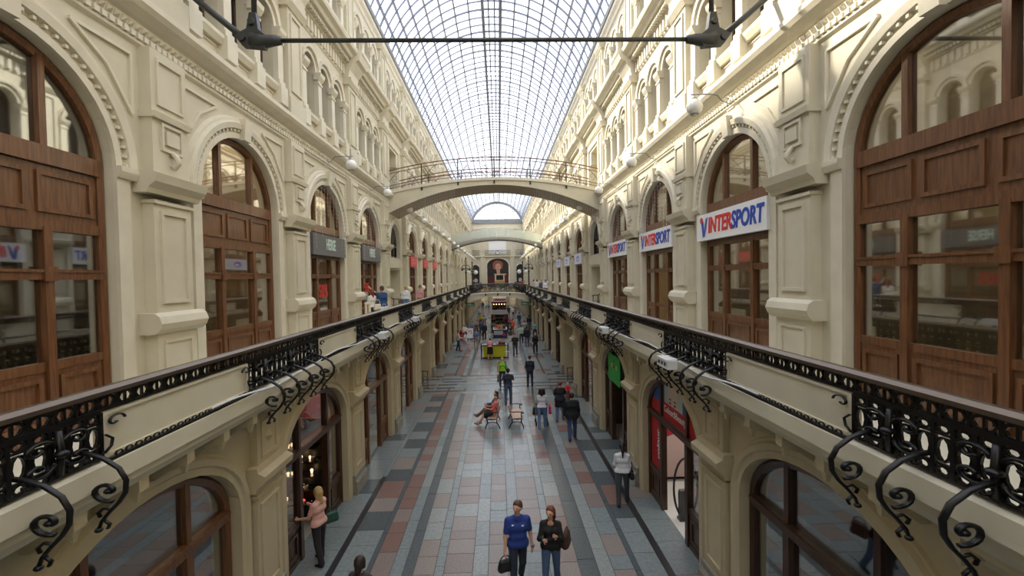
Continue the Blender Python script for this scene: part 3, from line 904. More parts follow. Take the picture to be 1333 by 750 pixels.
def edge_strip(hw, y, top, h=0.12, d=0.06, n=28):
    m = MB()
    xs = [-hw + 2*hw*i/n for i in range(n+1)]
    for a, b in zip(xs[:-1], xs[1:]):
        vs_ = [(a, y-d, top(a)-h), (b, y-d, top(b)-h), (b, y-d, top(b)+0.03), (a, y-d, top(a)+0.03), (a, y+d, top(a)-h), (b, y+d, top(b)-h), (b, y+d, top(b)+0.03), (a, y+d, top(a)+0.03)]
        m.add(vs_, [(0, 1, 2, 3), (7, 6, 5, 4), (3, 2, 6, 7), (4, 5, 1, 0)])
    return m
BR = struct('floor_upper_bridge')
tag(BR, 'arched cream footbridge with bronze railings crossing the hall at the third storey')
HW = 5.86
top, bot = bridge_arc(HW, 11.0, 0.72, 9.85, 1.5)
SOFFIT = mat('shaded_bridge_soffit', (172, 156, 134), 0.8, noise=0.05)  # shade under the bridges put into a darker, browner colour
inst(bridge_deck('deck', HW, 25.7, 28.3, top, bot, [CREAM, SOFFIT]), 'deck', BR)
for y in (25.68, 28.32):
    edge_strip(HW, y, top).build('edge_moulding', CREAM_TRIM, BR)
    m = MB()
    N = 28
    xs = [-HW + 2*HW*i/N for i in range(N+1)]
    for h, r_ in ((1.15, 0.032), (0.98, 0.022)):
        m.tube([(x, y, top(x)+h) for x in xs], r_, 6)
    m.build('handrail', BRONZE, BR)
    m = MB()
    for h, r_ in ((0.16, 0.018), (0.32, 0.018)):
        m.tube([(x, y, top(x)+h) for x in xs], r_, 5)
    m.build('lower_rail', BRONZE, BR)
    pm = MB().box(-0.03, 0.03, -0.03, 0.03, -0.25, 1.16).box(-0.05, 0.05, -0.05, 0.05, -0.3, -0.1).mesh('post', IRON_GREY)
    for i in range(-2, 3):
        x = i*2.0
        inst(pm, 'post', BR, (x, y, top(x)))
    sm = MB()
    for i in range(-3, 3):
        x0_ = i*2.0
        zc = top(x0_ + 1.0)
        for sg_ in (-1, 1):
            sm.tube([(x0_ + 1.0 + sg_*(0.95 - 0.9*t), y, zc + 0.10 + 0.86*math.sin(t*PI/2)) for t in [j/8 for j in range(9)]], 0.014, 4)
            sm.tube([(x0_ + 1.0 + sg_*p, y, zc + q) for p, q in spiral((0.45, 0.55), 0.22, 0.05, -PI/2, 2.5*PI/1.6, 12)], 0.011, 4)
        for j in range(12):
            x = x0_ + 2.0*(j+0.5)/12
            sm.tube([(x + 0.06*math.cos(2*PI*q/6), y, top(x) + 0.24 + 0.06*math.sin(2*PI*q/6)) for q in range(6)], 0.008, 4, closed=True)
    sm.build('scrollwork', IRON_GREY, BR)

GBR = struct('floor_glass_bridge')
tag(GBR, 'far third storey footbridge with green glass balustrades')
top2, bot2 = bridge_arc(HW, 10.45, 0.95, 9.95, 1.15)
inst(bridge_deck('deck', HW, 59.4, 61.8, top2, bot2, [mat('grey_bridge_steel', (150, 148, 142), 0.6), SOFFIT]), 'deck', GBR)
for y in (59.4, 61.8):
    MB().tube([(-HW + 2*HW*i/20, y, top2(-HW + 2*HW*i/20) + 1.2) for i in range(21)], 0.035, 5).build('handrail', mat('pale_steel', (206, 206, 200), 0.35), GBR)
    for i in range(10):
        a, b = -HW + 2*HW*i/10 + 0.04, -HW + 2*HW*(i+1)/10 - 0.04
        MB().add([(a, y, top2(a)+0.1), (b, y, top2(b)+0.1), (b, y, top2(b)+1.12), (a, y, top2(a)+1.12), (a, y+0.02, top2(a)+0.1), (b, y+0.02, top2(b)+0.1), (b, y+0.02, top2(b)+1.12), (a, y+0.02, top2(a)+1.12)],
                 [(0, 1, 2, 3), (7, 6, 5, 4), (3, 2, 6, 7), (0, 4, 5, 1), (0, 3, 7, 4), (1, 5, 6, 2)]).build('glass_panel', GLASS_GREEN, GBR)
MB().tube([(-HW, 59.2, 9.75)] + [(-HW + 2*HW*i/20, 59.2, bot2(-HW + 2*HW*i/20) - 0.15) for i in range(1, 20)] + [(HW, 59.2, 9.75)], 0.06, 6).build('arch_tube', IRON_GREY, GBR)
MB().tube([(-HW, 59.3, 9.55), (HW, 59.3, 9.55)], 0.035, 5).build('tie_tube', mat('pale_steel', (206, 206, 200), 0.35), GBR)

GB2 = struct('floor_gallery_bridge')
tag(GB2, 'far gallery level footbridge with black scrolled iron railing')
HW2 = 3.78
top3, bot3 = bridge_arc(HW2, 4.12, 0.22, 3.05, 0.85)
inst(bridge_deck('deck', HW2, 57.0, 60.2, top3, bot3, [CREAM, SOFFIT]), 'deck', GB2)
for y in (57.0, 60.2):
    edge_strip(HW2, y, top3).build('edge_moulding', CREAM_TRIM, GB2)
    m = MB()
    xs = [-HW2 + 2*HW2*i/16 for i in range(17)]
    m.tube([(x, y, top3(x)+1.08) for x in xs], 0.055, 6); m.tube([(x, y, top3(x)+0.92) for x in xs], 0.03, 5); m.tube([(x, y, top3(x)+0.12) for x in xs], 0.03, 5)
    for i in range(45):
        x = -HW2 + 2*HW2*(i+0.5)/45
        m.box(x-0.015, x+0.015, y-0.015, y+0.015, top3(x)+0.05, top3(x)+1.0)
    for i in range(6):
        x = -HW2 + 2*HW2*(i+0.5)/6
        for sg_ in (-1, 1):
            m.tube([(x + sg_*p, y-0.03, top3(x) + q) for p, q in spiral((0.28, 0.52), 0.27, 0.06, PI, -1.6*PI, 14)], 0.034, 5)
    m.build('iron_railing', IRON, GB2)
    for i in (-1, 0, 1):
        MB().lathe([(0.02, -0.3), (0.09, -0.12), (0.05, 0.0), (0.04, 0.1)], (0, 0), 8).build('drop_finial', IRON, GB2, (i*1.5, y-0.05, top3(i*1.5)-0.1))

# ------------------------------------------------------------------ globe lamps on wall brackets
def globe_lamp(k, sg, label, group):
    t = empty('globe_lamp', (sg*XU, YC[k], 10.35), rot(sg))
    tag(t, label, 'lamp', group)
    if 'lamp' not in M:
        M['lamp'] = MB().box(-0.03, 0.0, -0.16, 0.16, -0.18, 0.24).box(-0.06, -0.03, -0.10, 0.10, -0.10, 0.16).mesh('wall_plate', mat('white_enamel', (226, 224, 216), 0.4))
        M['lamp_arm'] = MB().tube([(-0.06, 0, 0.10), (-0.12, 0, -0.02), (-0.22, 0, 0.02), (-0.34, 0, 0.16), (-0.5, 0, 0.19), (-0.98, 0, 0.18)], 0.016, 6).tube([(-0.90, 0, 0.18), (-0.90, 0, 0.06)], 0.02, 6).mesh('arm', mat('grey_lamp_metal', (150, 150, 148), 0.35, metal=0.6))
        M['lamp_cap'] = MB().lathe([(0.03, 0.12), (0.07, 0.09), (0.09, 0.06), (0.09, 0.03)], (-0.90, 0), 12).mesh('cap', mat('grey_lamp_metal', (150, 150, 148), 0.35, metal=0.6))
        M['lamp_globe'] = MB().ball((-0.90, 0, -0.12), 0.195, 16).mesh('globe', WHITE_GLOBE)
        M['lamp_ring'] = MB().lathe([(0.10, -0.305), (0.11, -0.285), (0.06, -0.30), (0.03, -0.31)], (-0.90, 0), 14).mesh('light_opening', mat('grey_diffuser', (150, 150, 146), 0.5))
    inst(M['lamp'], 'wall_plate', t); inst(M['lamp_arm'], 'arm', t); inst(M['lamp_cap'], 'cap', t); inst(M['lamp_globe'], 'globe', t); inst(M['lamp_ring'], 'light_opening', t)
ORD = ['first', 'second', 'third', 'fourth', 'fifth', 'sixth', 'seventh', 'eighth', 'ninth', 'tenth', 'eleventh', 'twelfth', 'thirteenth', 'fourteenth', 'fifteenth', 'sixteenth', 'seventeenth', 'eighteenth']
ks_l = [k for k in YC if 1 <= k <= 17]; ks_r = [k for k in YC if 0 <= k <= 17]
for i, k in enumerate(ks_l):
    globe_lamp(k, -1, '%s white globe lamp along the left facade counted from the viewer' % ORD[i], 'globe lamps along the left facade')
for i, k in enumerate(ks_r):
    globe_lamp(k, 1, '%s white globe lamp along the right facade counted from the viewer' % ORD[i], 'globe lamps along the right facade')

# ------------------------------------------------------------------ shop signs over the gallery arches
RED = mat('red_sign_letters', (214, 36, 40), 0.4); BLUE = mat('blue_sign_letters', (24, 66, 176), 0.4)
def sign_box(sg, k, name, label, m, w, z0, z1, group):
    t = empty(name, (sg*XU, YC[k], 0), rot(sg))
    tag(t, label, 'sign', group)
    MB().box(-0.13, 0.02, -w/2, w/2, z0, z1).build('board', m, t)
    return t
SPORT = [(0, 'white shop sign with red and blue letters at the viewer end of the right gallery'),
         (1, 'white shop sign with red and blue letters above the open gallery door'),
         (2, 'white shop sign with red and blue letters beside the gallery passage')]
for k, lab in SPORT:
    t = sign_box(1, k, 'shop_sign', lab, WHITE, 3.36, 7.10, 7.80, 'red and blue lettered shop signs')
    # lettering reads along -y on this wall
    text('INTER', 0.56, t, (-0.137, 0.99, 7.45), FACE_HALL, RED, 'red_lettering', 0.12, 0.016, align='LEFT', sx=0.80)
    text('SPORT', 0.56, t, (-0.137, -0.22, 7.45), FACE_HALL, BLUE, 'blue_lettering', 0.12, 0.016, align='LEFT', sx=0.80)
    e = MB().add([(-0.14, 1.40, 7.62), (-0.14, 1.26, 7.62), (-0.14, 1.22, 7.34), (-0.14, 1.12, 7.66), (-0.14, 1.00, 7.70), (-0.14, 1.18, 7.20), (-0.14, 1.30, 7.18)], [(0, 1, 2, 5, 6), (2, 3, 4, 5)])
    e.build('emblem', BLUE, t)
    MB().prism_x([(1.37 + 0.085*math.cos(2*PI*i/14), 7.64 + 0.085*math.sin(2*PI*i/14)) for i in range(14)], -0.142, -0.136).build('emblem_ball', RED, t)
GREYSIGN = mat('grey_sign_board', (98, 98, 100), 0.5); PALEGREEN = mat('pale_mint_letters', (196, 216, 208), 0.4)
for k, lab in ((1, 'long grey sign board with pale block letters over the first gallery shop on the left'), (2, 'grey sign board with pale block letters above the couple at the shop window')):
    t = sign_box(-1, k, 'shop_sign', lab, GREYSIGN, 3.1, 7.05, 7.75, 'grey shop sign boards')
    text('HERSE', 0.52, t, (-0.137, 0, 7.42), FACE_HALL, PALEGREEN, 'lettering', 0, 0.012, sx=0.62)
PINKSIGN = mat('coral_red_sign', (204, 72, 76), 0.5)
for i, k in enumerate((4, 5, 6)):
    t = sign_box(-1, k, 'shop_sign', '%s coral red shop sign beyond the left gallery passage' % ORD[i], PINKSIGN, 2.3, 7.05, 7.75, 'coral red shop signs')
    MB().box(-0.145, -0.13, -0.8, 0.8, 7.28, 7.32).box(-0.145, -0.13, -0.8, 0.8, 7.50, 7.54).build('pale_stripe', mat('pale_rose_stripe', (224, 128, 128), 0.5), t)
LILAC = mat('pale_blue_sign', (206, 210, 226), 0.4); VIOLET = mat('violet_blue_mark', (84, 100, 206), 0.4)
for i, k in enumerate((4, 5, 6)):
    t = sign_box(1, k, 'shop_sign', '%s pale blue shop sign beyond the right gallery passage' % ORD[i], LILAC, 2.9, 7.05, 7.78, 'pale blue shop signs')
    m = MB()
    m.prism_x([(0.45*math.cos(2*PI*j/16), 7.42 + 0.2*math.sin(2*PI*j/16)) for j in range(16)], -0.142, -0.13)
    m.build('oval_mark', VIOLET, t)
    MB().prism_x([(0.25*math.cos(2*PI*j/12) - 0.1, 7.38 + 0.08*math.sin(2*PI*j/12)) for j in range(12)], -0.146, -0.14).build('white_mark', WHITE, t)
# red percentage lettering on the two grey-signed shop windows, cream blinds behind
for k, n_ in ((1, 'first'), (2, 'second')):
    t = tag(empty('window_decal', (-(XU+0.20), YC[k], 0), PI), 'red fifty percent lettering on the %s gallery shop window at left' % n_, 'decal', 'red percentage decals')
    text('50%', 0.62, t, (-0.04, 0.05, 5.82), FACE_HALL, mat('bright_red_vinyl', (206, 44, 44), 0.5), 'lettering', 0, 0.006, 0.004, sx=0.80)
ORANGE_BLIND = mat('amber_paper_blind', (206, 158, 96), 0.75, noise=0.08, nscale=3)
for k in (1, 2):
    t = tag(empty('window_blind', (-(XU+0.36), YC[k], 0), PI), 'amber paper backing inside the %s grey-signed shop window' % ORD[k-1], 'blind', 'amber window backings')
    m = MB(); m.box(0, 0.02, -0.58, 0.58, 5.95, 6.95); m.box(0, 0.02, -1.5, -0.7, 5.7, 6.95); m.box(0, 0.02, 0.7, 1.5, 5.3, 6.95)
    m.build('sheet', ORANGE_BLIND, t)
# open gallery door: its leaf swung inside
m = empty('door_1', (XU+0.22, YC[1]-0.46, 0), 0); tag(m, kind='structure')
b = MB(); b.box(0.0, 0.9, 0.0, 0.06, 4.14, 5.0); b.box(0.0, 0.1, 0, 0.06, 5.0, 6.26); b.box(0.8, 0.9, 0, 0.06, 5.0, 6.26); b.box(0, 0.9, 0, 0.06, 6.16, 6.26)
b.build('leaf', WOOD, m)
MB().box(0.1, 0.8, 0.025, 0.035, 5.0, 6.16).build('pane', GLASS, m)
MB().tube([(0.75, -0.05, 5.0), (0.75, -0.05, 5.9)], 0.02, 6).build('pull_handle', mat('steel_handle', (180, 180, 180), 0.25, metal=1), m)

# passage details: green direction sign, stair rails
EXITG = mat('green_direction_sign', (16, 84, 58), 0.5)
for sg in (-1, 1):
    if sg < 0:
        t = tag(empty('direction_sign', (sg*(XU+1.22), YC[3], 0), rot(sg)), 'small dark green arrow sign on the wall of the left gallery passage', 'sign')
        MB().box(0, 0.04, -0.42, 0.42, 5.98, 6.14).build('plate', EXITG, t)
        MB().add([(-0.004, 0.36, 6.06), (-0.004, 0.24, 6.11), (-0.004, 0.24, 6.08), (-0.004, -0.3, 6.08), (-0.004, -0.3, 6.04), (-0.004, 0.24, 6.04), (-0.004, 0.24, 6.01)], [(0, 1, 2, 3, 4, 5, 6)]).build('arrow', WHITE, t)
def stair_rail(loc, sg, label, z):
    t = tag(empty('stair_railing', loc, rot(sg)), label, 'railing', 'stair railings in the passages')
    m = MB()
    for i in range(5):
        x = -0.45 + 0.28*i; zt = 0.95 - 0.0*i + max(0, (i-1))*0.16
        m.box(x-0.018, x+0.018, -0.018, 0.018, 0, zt)
        if i < 4:
            m.tube([(x + 0.14 + 0.1*math.cos(2*PI*j/10), 0, 0.48 + 0.22*math.sin(2*PI*j/10)) for j in range(10)], 0.014, 4, closed=True)
    m.tube([(-0.45, 0, 0.1), (0.67, 0, 0.14)], 0.016, 4)
    m.build('iron_balusters', IRON, t)
    MB().tube([(-0.5, 0, 0.93), (-0.45, 0, 0.97), (-0.17, 0, 0.97), (0.70, 0, 1.44)], 0.03, 8).build('handrail', WOOD, t)
for sg in (-1, 1):
    for y, nm in ((YC[3]-0.9, 'nearer'),):
        stair_rail((sg*(XG+0.2), y, 0), sg, 'black stair railing with brown handrail at the %s ground floor passage' % sname(sg), 0)
        stair_rail((sg*(XU+0.1), y, 4.12), sg, 'black stair railing with brown handrail at the %s gallery passage' % sname(sg), 4.12)

# green boards hung under the far gallery bridge
for sg in (-1, 1):
    t = tag(empty('hanging_sign', (sg*3.35, 56.3, 2.75)), 'green hanging sign under the %s end of the far gallery bridge' % sname(sg), 'sign')
    MB().box(-0.5, 0.5, -0.05, 0.05, 0, 0.42).build('board', EXITG, t)
    MB().box(-0.4, 0.4, -0.056, -0.05, 0.12, 0.17).box(-0.4, 0.1, -0.056, -0.05, 0.24, 0.29).build('pale_bars', mat('pale_sign_bars', (190, 214, 200), 0.5), t)
    MB().tube([(-0.4, 0, 0.42), (-0.4, 0, 0.75)], 0.012, 5).tube([(0.4, 0, 0.42), (0.4, 0, 0.75)], 0.012, 5).build('hanger', IRON_GREY, t)

# ------------------------------------------------------------------ lamp posts at the gallery bridge corners
def lamp_post(x, y, z, label, group, tall, globes):
    t = tag(empty('lamp_post', (x, y, z)), label, 'lamp', group)
    MB().lathe([(0.24, 0), (0.26, 0.1), (0.18, 0.25), (0.20, 0.9), (0.13, 1.0), (0.085, 1.15), (0.075, tall*0.6), (0.13, tall*0.62), (0.07, tall*0.66), (0.055, tall)], k=10).build('post', IRON, t)
    m = MB()
    for sg_ in (-1, 1):
        m.tube([(0, 0, tall*0.8), (sg_*0.2, 0, tall*0.84), (sg_*0.42, 0, tall*0.80), (sg_*0.45, 0, tall*0.76)], 0.04, 6)
        m.tube([(sg_*0.22 + sg_*p, 0, tall*0.72 + q) for p, q in spiral((0, 0), 0.16, 0.03, PI, -1.4*PI, 10)], 0.03, 5)
    m.lathe([(0.05, tall), (0.10, tall+0.06), (0.03, tall+0.2), (0.01, tall+0.3)], k=8)
    m.build('arms', IRON, t)
    for sg_ in (-1, 1):
        if globes:
            MB().ball((0, 0, 0), 0.28, 12).build('globe', WHITE_GLOBE, t, (sg_*0.45, 0, tall*0.70))
        else:
            MB().lathe([(0.05, 0.12), (0.12, 0.0), (0.10, -0.12), (0.03, -0.2)], k=8).build('lantern', IRON, t, (sg_*0.45, 0, tall*0.72))
for sg in (-1, 1):
    lamp_post(sg*3.85, 56.6, 4.12, 'tall black lamp post without globes at the %s corner of the far gallery bridge' % sname(sg), None, 4.4, False)
    lamp_post(sg*3.3, 60.4, 4.12, 'black lamp post with two white globes at the %s end of the far gallery bridge' % sname(sg), None, 4.0, True)

# ------------------------------------------------------------------ crossing end: poster, niches, balconies, clock, screen
POSTER_DK = mat('dark_poster', (38, 32, 34), 0.6, noise=0.3, nscale=0.8)
t = tag(empty('arched_poster', (0, Y1 + 0.2, 0)), 'huge arched poster of a pale blond face over dark red on the end wall', 'poster')
MB().add([(-p[0], 0, p[1]) for p in [(-2.44, 4.15), (2.44, 4.15)] + arc_pts(2.44, 1.59, 8.9, 16)], [tuple(range(19))]).build('print', POSTER_DK, t)
def disc(mb, xc, zc, a, b, y, n=18):
    return mb.add([(xc + a*math.cos(2*PI*i/n), y, zc + b*math.sin(2*PI*i/n)) for i in range(n)], [tuple(range(n))])
m = MB(); disc(m, 0, 9.1, 1.15, 0.95, -0.01); disc(m, -0.75, 8.6, 0.35, 0.6, -0.012); disc(m, 0.75, 8.7, 0.3, 0.55, -0.012); m.build('blond_hair', mat('poster_auburn', (150, 88, 62), 0.6, noise=0.2, nscale=3), t)
m = MB(); disc(m, 0.05, 8.55, 0.62, 0.85, -0.02); m.add([(-0.35, -0.018, 7.9), (0.4, -0.018, 7.9), (0.55, -0.018, 6.6), (0.1, -0.018, 6.2), (-0.2, -0.018, 6.8)], [(0, 1, 2, 3, 4)]); m.build('face', mat('poster_skin', (206, 158, 138), 0.6), t)
m = MB(); disc(m, -0.2, 8.72, 0.14, 0.05, -0.03); disc(m, 0.3, 8.72, 0.14, 0.05, -0.03); disc(m, 0.05, 8.1, 0.17, 0.07, -0.03); m.build('features', mat('poster_features', (104, 44, 40), 0.6), t)
m = MB(); m.add([(-2.44, -0.01, 4.2), (2.44, -0.01, 4.2), (2.44, -0.01, 6.9), (1.2, -0.01, 6.9), (0.3, -0.01, 5.9), (-0.8, -0.01, 6.5), (-2.44, -0.01, 6.5)], [(0, 1, 2, 3, 4, 5, 6)]); m.build('red_drape', mat('poster_dark_red', (92, 30, 34), 0.6, noise=0.3, nscale=1.2), t)
for sg in (-1, 1):
    t = tag(empty('niche_poster', (sg*5.0, Y1 + 0.2, 0)), 'narrow dark arched poster on the %s of the end wall' % sname(sg), 'poster')
    MB().add([(p[0], 0, p[1]) for p in [(-0.84, 4.15), (0.84, 4.15)] + arc_pts(0.84, 0.84, 8.3, 12)], [tuple(range(15))]).build('print', POSTER_DK, t)
    m = MB(); disc(m, 0, 5.6, 0.45, 0.5, -0.01, 7); m.build('pale_figure', mat('poster_pale', (186, 180, 186), 0.6), t)
    m = MB(); disc(m, 0, 7.9, 0.55, 0.3, -0.01, 3); m.build('pale_mark', mat('poster_grey', (120, 122, 126), 0.6), t)
for xc, w_, lab in ((-5.0, 2.0, 'left'), (0, 5.8, 'centre'), (5.0, 2.0, 'right')):
    t = tag(empty('balcony_railing', (xc, Y1-0.5, 11.1)), 'black iron balcony railing on the %s of the far end wall' % lab, 'railing')
    m = MB(); m.box(-w_/2, w_/2, -0.03, 0.03, 1.1, 1.18); m.box(-w_/2, w_/2, -0.03, 0.03, 0.05, 0.1)
    for i in range(int(w_*5)):
        x = -w_/2 + (i+0.5)/5
        m.box(x-0.025, x+0.025, -0.02, 0.02, 0.1, 1.1)
    m.build('bars', IRON, t)
    MB().box(-w_/2, w_/2, -0.1, 0.45, -0.25, 0.03).build('ledge', CREAM_TRIM, t)
t = tag(empty('wall_clock', (0, Y1-0.62, 11.75)), 'round dark rimmed clock on the central balcony of the end wall', 'clock')
m = MB(); k_ = MB().lathe([(0.48, 0), (0.48, 0.12), (0.36, 0.12)], k=18); m.add([(p[0], -p[2], p[1]) for p in k_.v], k_.f); m.build('rim', IRON, t)
m = MB(); disc(m, 0, 0, 0.36, 0.36, -0.13); m.build('dial', WHITE, t)
MB().box(-0.03, 0.03, -0.15, -0.135, 0, 0.26).box(0, 0.18, -0.15, -0.135, -0.03, 0.03).build('hands', IRON, t)
t = tag(empty('video_screen', (0.35, 99.0, 4.0)), 'dark video screen in a cream cabinet on a yellow plinth before the big poster', 'screen')
MB().box(-1.1, 1.1, -0.4, 0.4, 0, 1.0).build('plinth', mat('grey_plinth_box', (120, 116, 104), 0.6), t)
MB().box(-1.1, 1.1, -0.42, 0.42, 1.0, 1.5).build('yellow_base', mat('ochre_base', (176, 142, 66), 0.6), t)
m = MB(); m.box(-1.05, 1.05, -0.35, 0.35, 1.5, 2.9); m.box(-1.15, 1.4, -0.4, 0.4, 2.8, 2.98); m.build('cabinet', mat('cream_cabinet', (206, 190, 170), 0.5), t)
MB().box(-0.75, 0.75, -0.37, -0.35, 1.65, 2.7).build('display', mat('black_display', (22, 24, 24), 0.2), t)
MB().box(-1.3, 1.3, -0.8, 0.8, -4.0, 0.0).build('tower_base', CREAM, t)

# ------------------------------------------------------------------ roof tie rods with forged knuckle
t = tag(empty('tie_rod', (0, 9.0, 10.78)), 'dark steel tie rod with forged joints spanning the hall under the roof', 'tie rod')
MB().tube([(-4.2, 0, 0.0), (4.2, 0, 0.0)], 0.042, 8).build('rod', IRON_GREY, t)
for sg in (-1, 1):
    m = MB()
    m.tube([(sg*3.9, 0, 0), (sg*4.05, 0, 0.0), (sg*4.25, 0, -0.02), (sg*4.45, 0, 0.0)], 0.075, 8, r1=0.16)
    m.prism_y([(sg*4.2, -0.16), (sg*4.6, -0.12), (sg*4.75, 0.08), (sg*4.52, 0.2), (sg*4.46, 0.5), (sg*4.34, 0.5), (sg*4.30, 0.18), (sg*4.15, 0.06)], -0.07, 0.07)
    for x, z in ((4.3, 0.0), (4.42, 0.32), (4.6, 0.02)):
        k_ = MB().lathe([(0.0, -0.11), (0.06, -0.11), (0.07, -0.09), (0.07, 0.09), (0.06, 0.11), (0.0, 0.11)], k=10)
        m.add([(sg*x + p[0], p[2], z + p[1]) for p in k_.v], k_.f)
    m.build('joint', IRON_GREY, t)
    MB().tube([(sg*4.40, 0, 0.3), (sg*4.36, 0, 2.5), (sg*4.2, 0, 8.2 + RR*0 + 2.0)], 0.05, 8).build('hanger', IRON_GREY, t)
    MB().tube([(sg*4.6, 0, 0.05), (sg*5.2, 0, 0.55), (sg*5.9, 0, 1.15)], 0.06, 8).build('wall_strut', IRON_GREY, t)

# ------------------------------------------------------------------ hanging light garlands (fine strands of tiny lamps)
BEAD = mat('tiny_clear_lamps', (240, 242, 244), 0.3); WIRE = mat('pale_thin_wire', (176, 176, 172), 0.5)
def strands(name, pts, label, r=0.004, br=0.011):
    m = MB()
    for (x, y, zt, zb) in pts:
        m.tube([(x, y, zt), (x, y, zb)], r, 4, 1)
        n = max(2, int((zt-zb)/0.13))
        for i in range(n):
            z = zb + (zt-zb)*(i+0.5)/n
            m.add([(x-br, y, z), (x, y-br, z), (x+br, y, z), (x, y+br, z), (x, y, z+br*1.4), (x, y, z-br*1.4)], [(0,1,4),(1,2,4),(2,3,4),(3,0,4),(1,0,5),(2,1,5),(3,2,5),(0,3,5)])
    o = m.build(name, [BEAD, WIRE])
    tag(o, label, 'garland', kind='stuff')
rg = random.Random(3)
for sg in (-1, 1):
    P = []
    x = 2.2
    while x < 5.75:
        P.append((sg*x, 25.6, bot(x) + 0.02, bot(x) - (0.75 if x < 4.4 else rg.uniform(0.5, 1.7)))); x += 0.135
    strands('light_garland', P, 'curtain of tiny lights hanging under the %s half of the arched bridge' % sname(sg), 0.004, 0.014)
for sg, k, n_, lab in ((-1, 1, 11, 'left gallery arch nearest the viewer'), (-1, 2, 10, 'left gallery arch before the bridge'), (1, 1, 11, 'right gallery arch with the open door'), (1, 2, 9, 'right gallery arch before the bridge'), (-1, 3, 9, 'left passage lunette'), (1, 3, 9, 'right passage lunette')):
    P = []
    for i in range(n_):
        y = -1.5 + 3.0*(i+0.5)/n_
        z = UZ + 1.55*math.sqrt(max(0, 1-(y/1.6)**2))
        P.append((sg*(XU-0.16), YC[k] + y, z, z - rg.uniform(0.8, 2.0)))
    strands('light_garland', P, 'thin strands of tiny lights over the %s' % lab)
for sg, k, d in ((-1, 1, 0.2), (1, 1, -0.1)):
    strands('light_garland', [(sg*5.2, YC[k]+d, 12.5, 7.2)], 'single long strand of tiny lights before the %s facade' % sname(sg))

# ------------------------------------------------------------------ white cables and floodlight boxes along the galleries
CABLE = mat('white_cable', (206, 208, 210), 0.5)
for sg in (-1, 1):
    pts = []
    for i in range(120):
        y = 6.0 + i*0.42
        u = ((y - YC[0]) % BAY)/BAY
        pts.append((sg*(XR - 0.12 - 0.06*math.sin(u*2*PI)), y, 4.54 + 0.05*math.cos(u*2*PI) + 0.02*math.sin(y*3.1)))
    o = MB().tube(pts, 0.016, 5).build('cable', CABLE)
    tag(o, 'white cable run along the outer edge of the %s gallery' % sname(sg), 'cable')
for x, y, lab in ((3.28, 8.55, 'white floodlight box on the right gallery edge nearest the viewer'), (3.30, 13.9, 'white floodlight box on the right gallery edge by the second iron panel'), (-3.30, 13.75, 'white floodlight box on the left gallery edge before the couple'), (-3.30, 19.05, 'white floodlight box on the left gallery edge below the couple')):
    t = tag(empty('floodlight', (x, y, 4.44)), lab, 'floodlight', 'floodlights on the gallery edges')
    MB().box(-0.09, 0.09, -0.28, 0.28, 0.02, 0.18).box(-0.11, 0.11, -0.25, 0.25, 0.16, 0.2).build('housing', mat('white_housing', (214, 216, 218), 0.4), t)
    m = MB()
    for i in range(3):
        m.box(-0.094, -0.088, -0.18 + 0.15*i, -0.10 + 0.15*i, 0.07, 0.13)
    m.build('vents', mat('dark_vent', (40, 42, 44), 0.6), t)
    MB().box(-0.03, 0.03, -0.03, 0.03, -0.05, 0.03).build('bracket', IRON_GREY, t)

# ------------------------------------------------------------------ ground floor shops
def area(name, loc, sx, sy, power, color, rotx=0.0):
    d = bpy.data.lights.new(name, 'AREA'); d.shape = 'RECTANGLE'; d.size = sx; d.size_y = sy; d.energy = power; d.color = color
    o = bpy.data.objects.new(name, d); COL.objects.link(o); o.location = loc
    return o
area('shop_lamp', (-6.4, 16.0, 3.8), 1.5, 12, 40, (1.0, 0.75, 0.5))
area('shop_lamp', (6.4, 16.5, 3.8), 1.5, 12, 26, (1.0, 0.8, 0.6))
area('shop_lamp', (6.0, YC[2]+0.8, 3.7), 1.5, 2.5, 130, (1.0, 0.6, 0.28))
area('gallery_shop_lamp', (-7.4, 22.0, 10.3), 1.2, 26, 380, (1.0, 0.76, 0.5))
area('gallery_shop_lamp', (7.4, 20.0, 10.3), 1.2, 30, 300, (1.0, 0.88, 0.72))
def partition(sg, y):
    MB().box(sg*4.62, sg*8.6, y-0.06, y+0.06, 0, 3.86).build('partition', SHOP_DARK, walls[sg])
    MB().box(sg*6.2, sg*8.6, y-0.06, y+0.06, 4.12, 10.5).build('gallery_partition', SHOP_CREAM, walls[sg])
for sg in (-1, 1):
    for k in range(-1, 9):
        partition(sg, YC[k] + BAY/2)

# cosmetics shop on the right: printed fanlight, red banner, white floor, poster wall, gate
t = tag(empty('fanlight_print', (XG+GI+0.04, YC[0], 0)), 'printed fanlight of a red and blue cosmetics shop at lower right', 'poster')
RB = mat('print_red', (176, 28, 34), 0.5); BL = mat('print_blue', (22, 84, 168), 0.5); SK = mat('print_skin', (214, 188, 182), 0.5); TQ = mat('print_pale_green', (176, 196, 188), 0.5)
def strip(name, m_, y0, y1, z0, z1f, x=0.0):
    n = 10
    P = [(y0, z0), (y1, z0)] + [(y1 + (y0-y1)*i/n, max(z0 + 0.005, min(z1f, GZ + (GB-0.12)*math.sqrt(max(0, 1-((y1 + (y0-y1)*i/n)/(GA-0.11))**2))))) for i in range(n+1)]
    MB().prism_x(P, x, x+0.004).build(name, m_, t)
strip('red_band', RB, -0.75, 0.75, 2.50, 2.90)
strip('pale_field', TQ, -0.50, 0.68, 2.905, 9, 0.001); strip('face', SK, -0.18, 0.40, 2.906, 9, -0.004); strip('blue_field', BL, -0.75, -0.50, 2.905, 9, 0.001); strip('blue_edge', BL, 0.68, 0.75, 2.905, 9, 0.001)
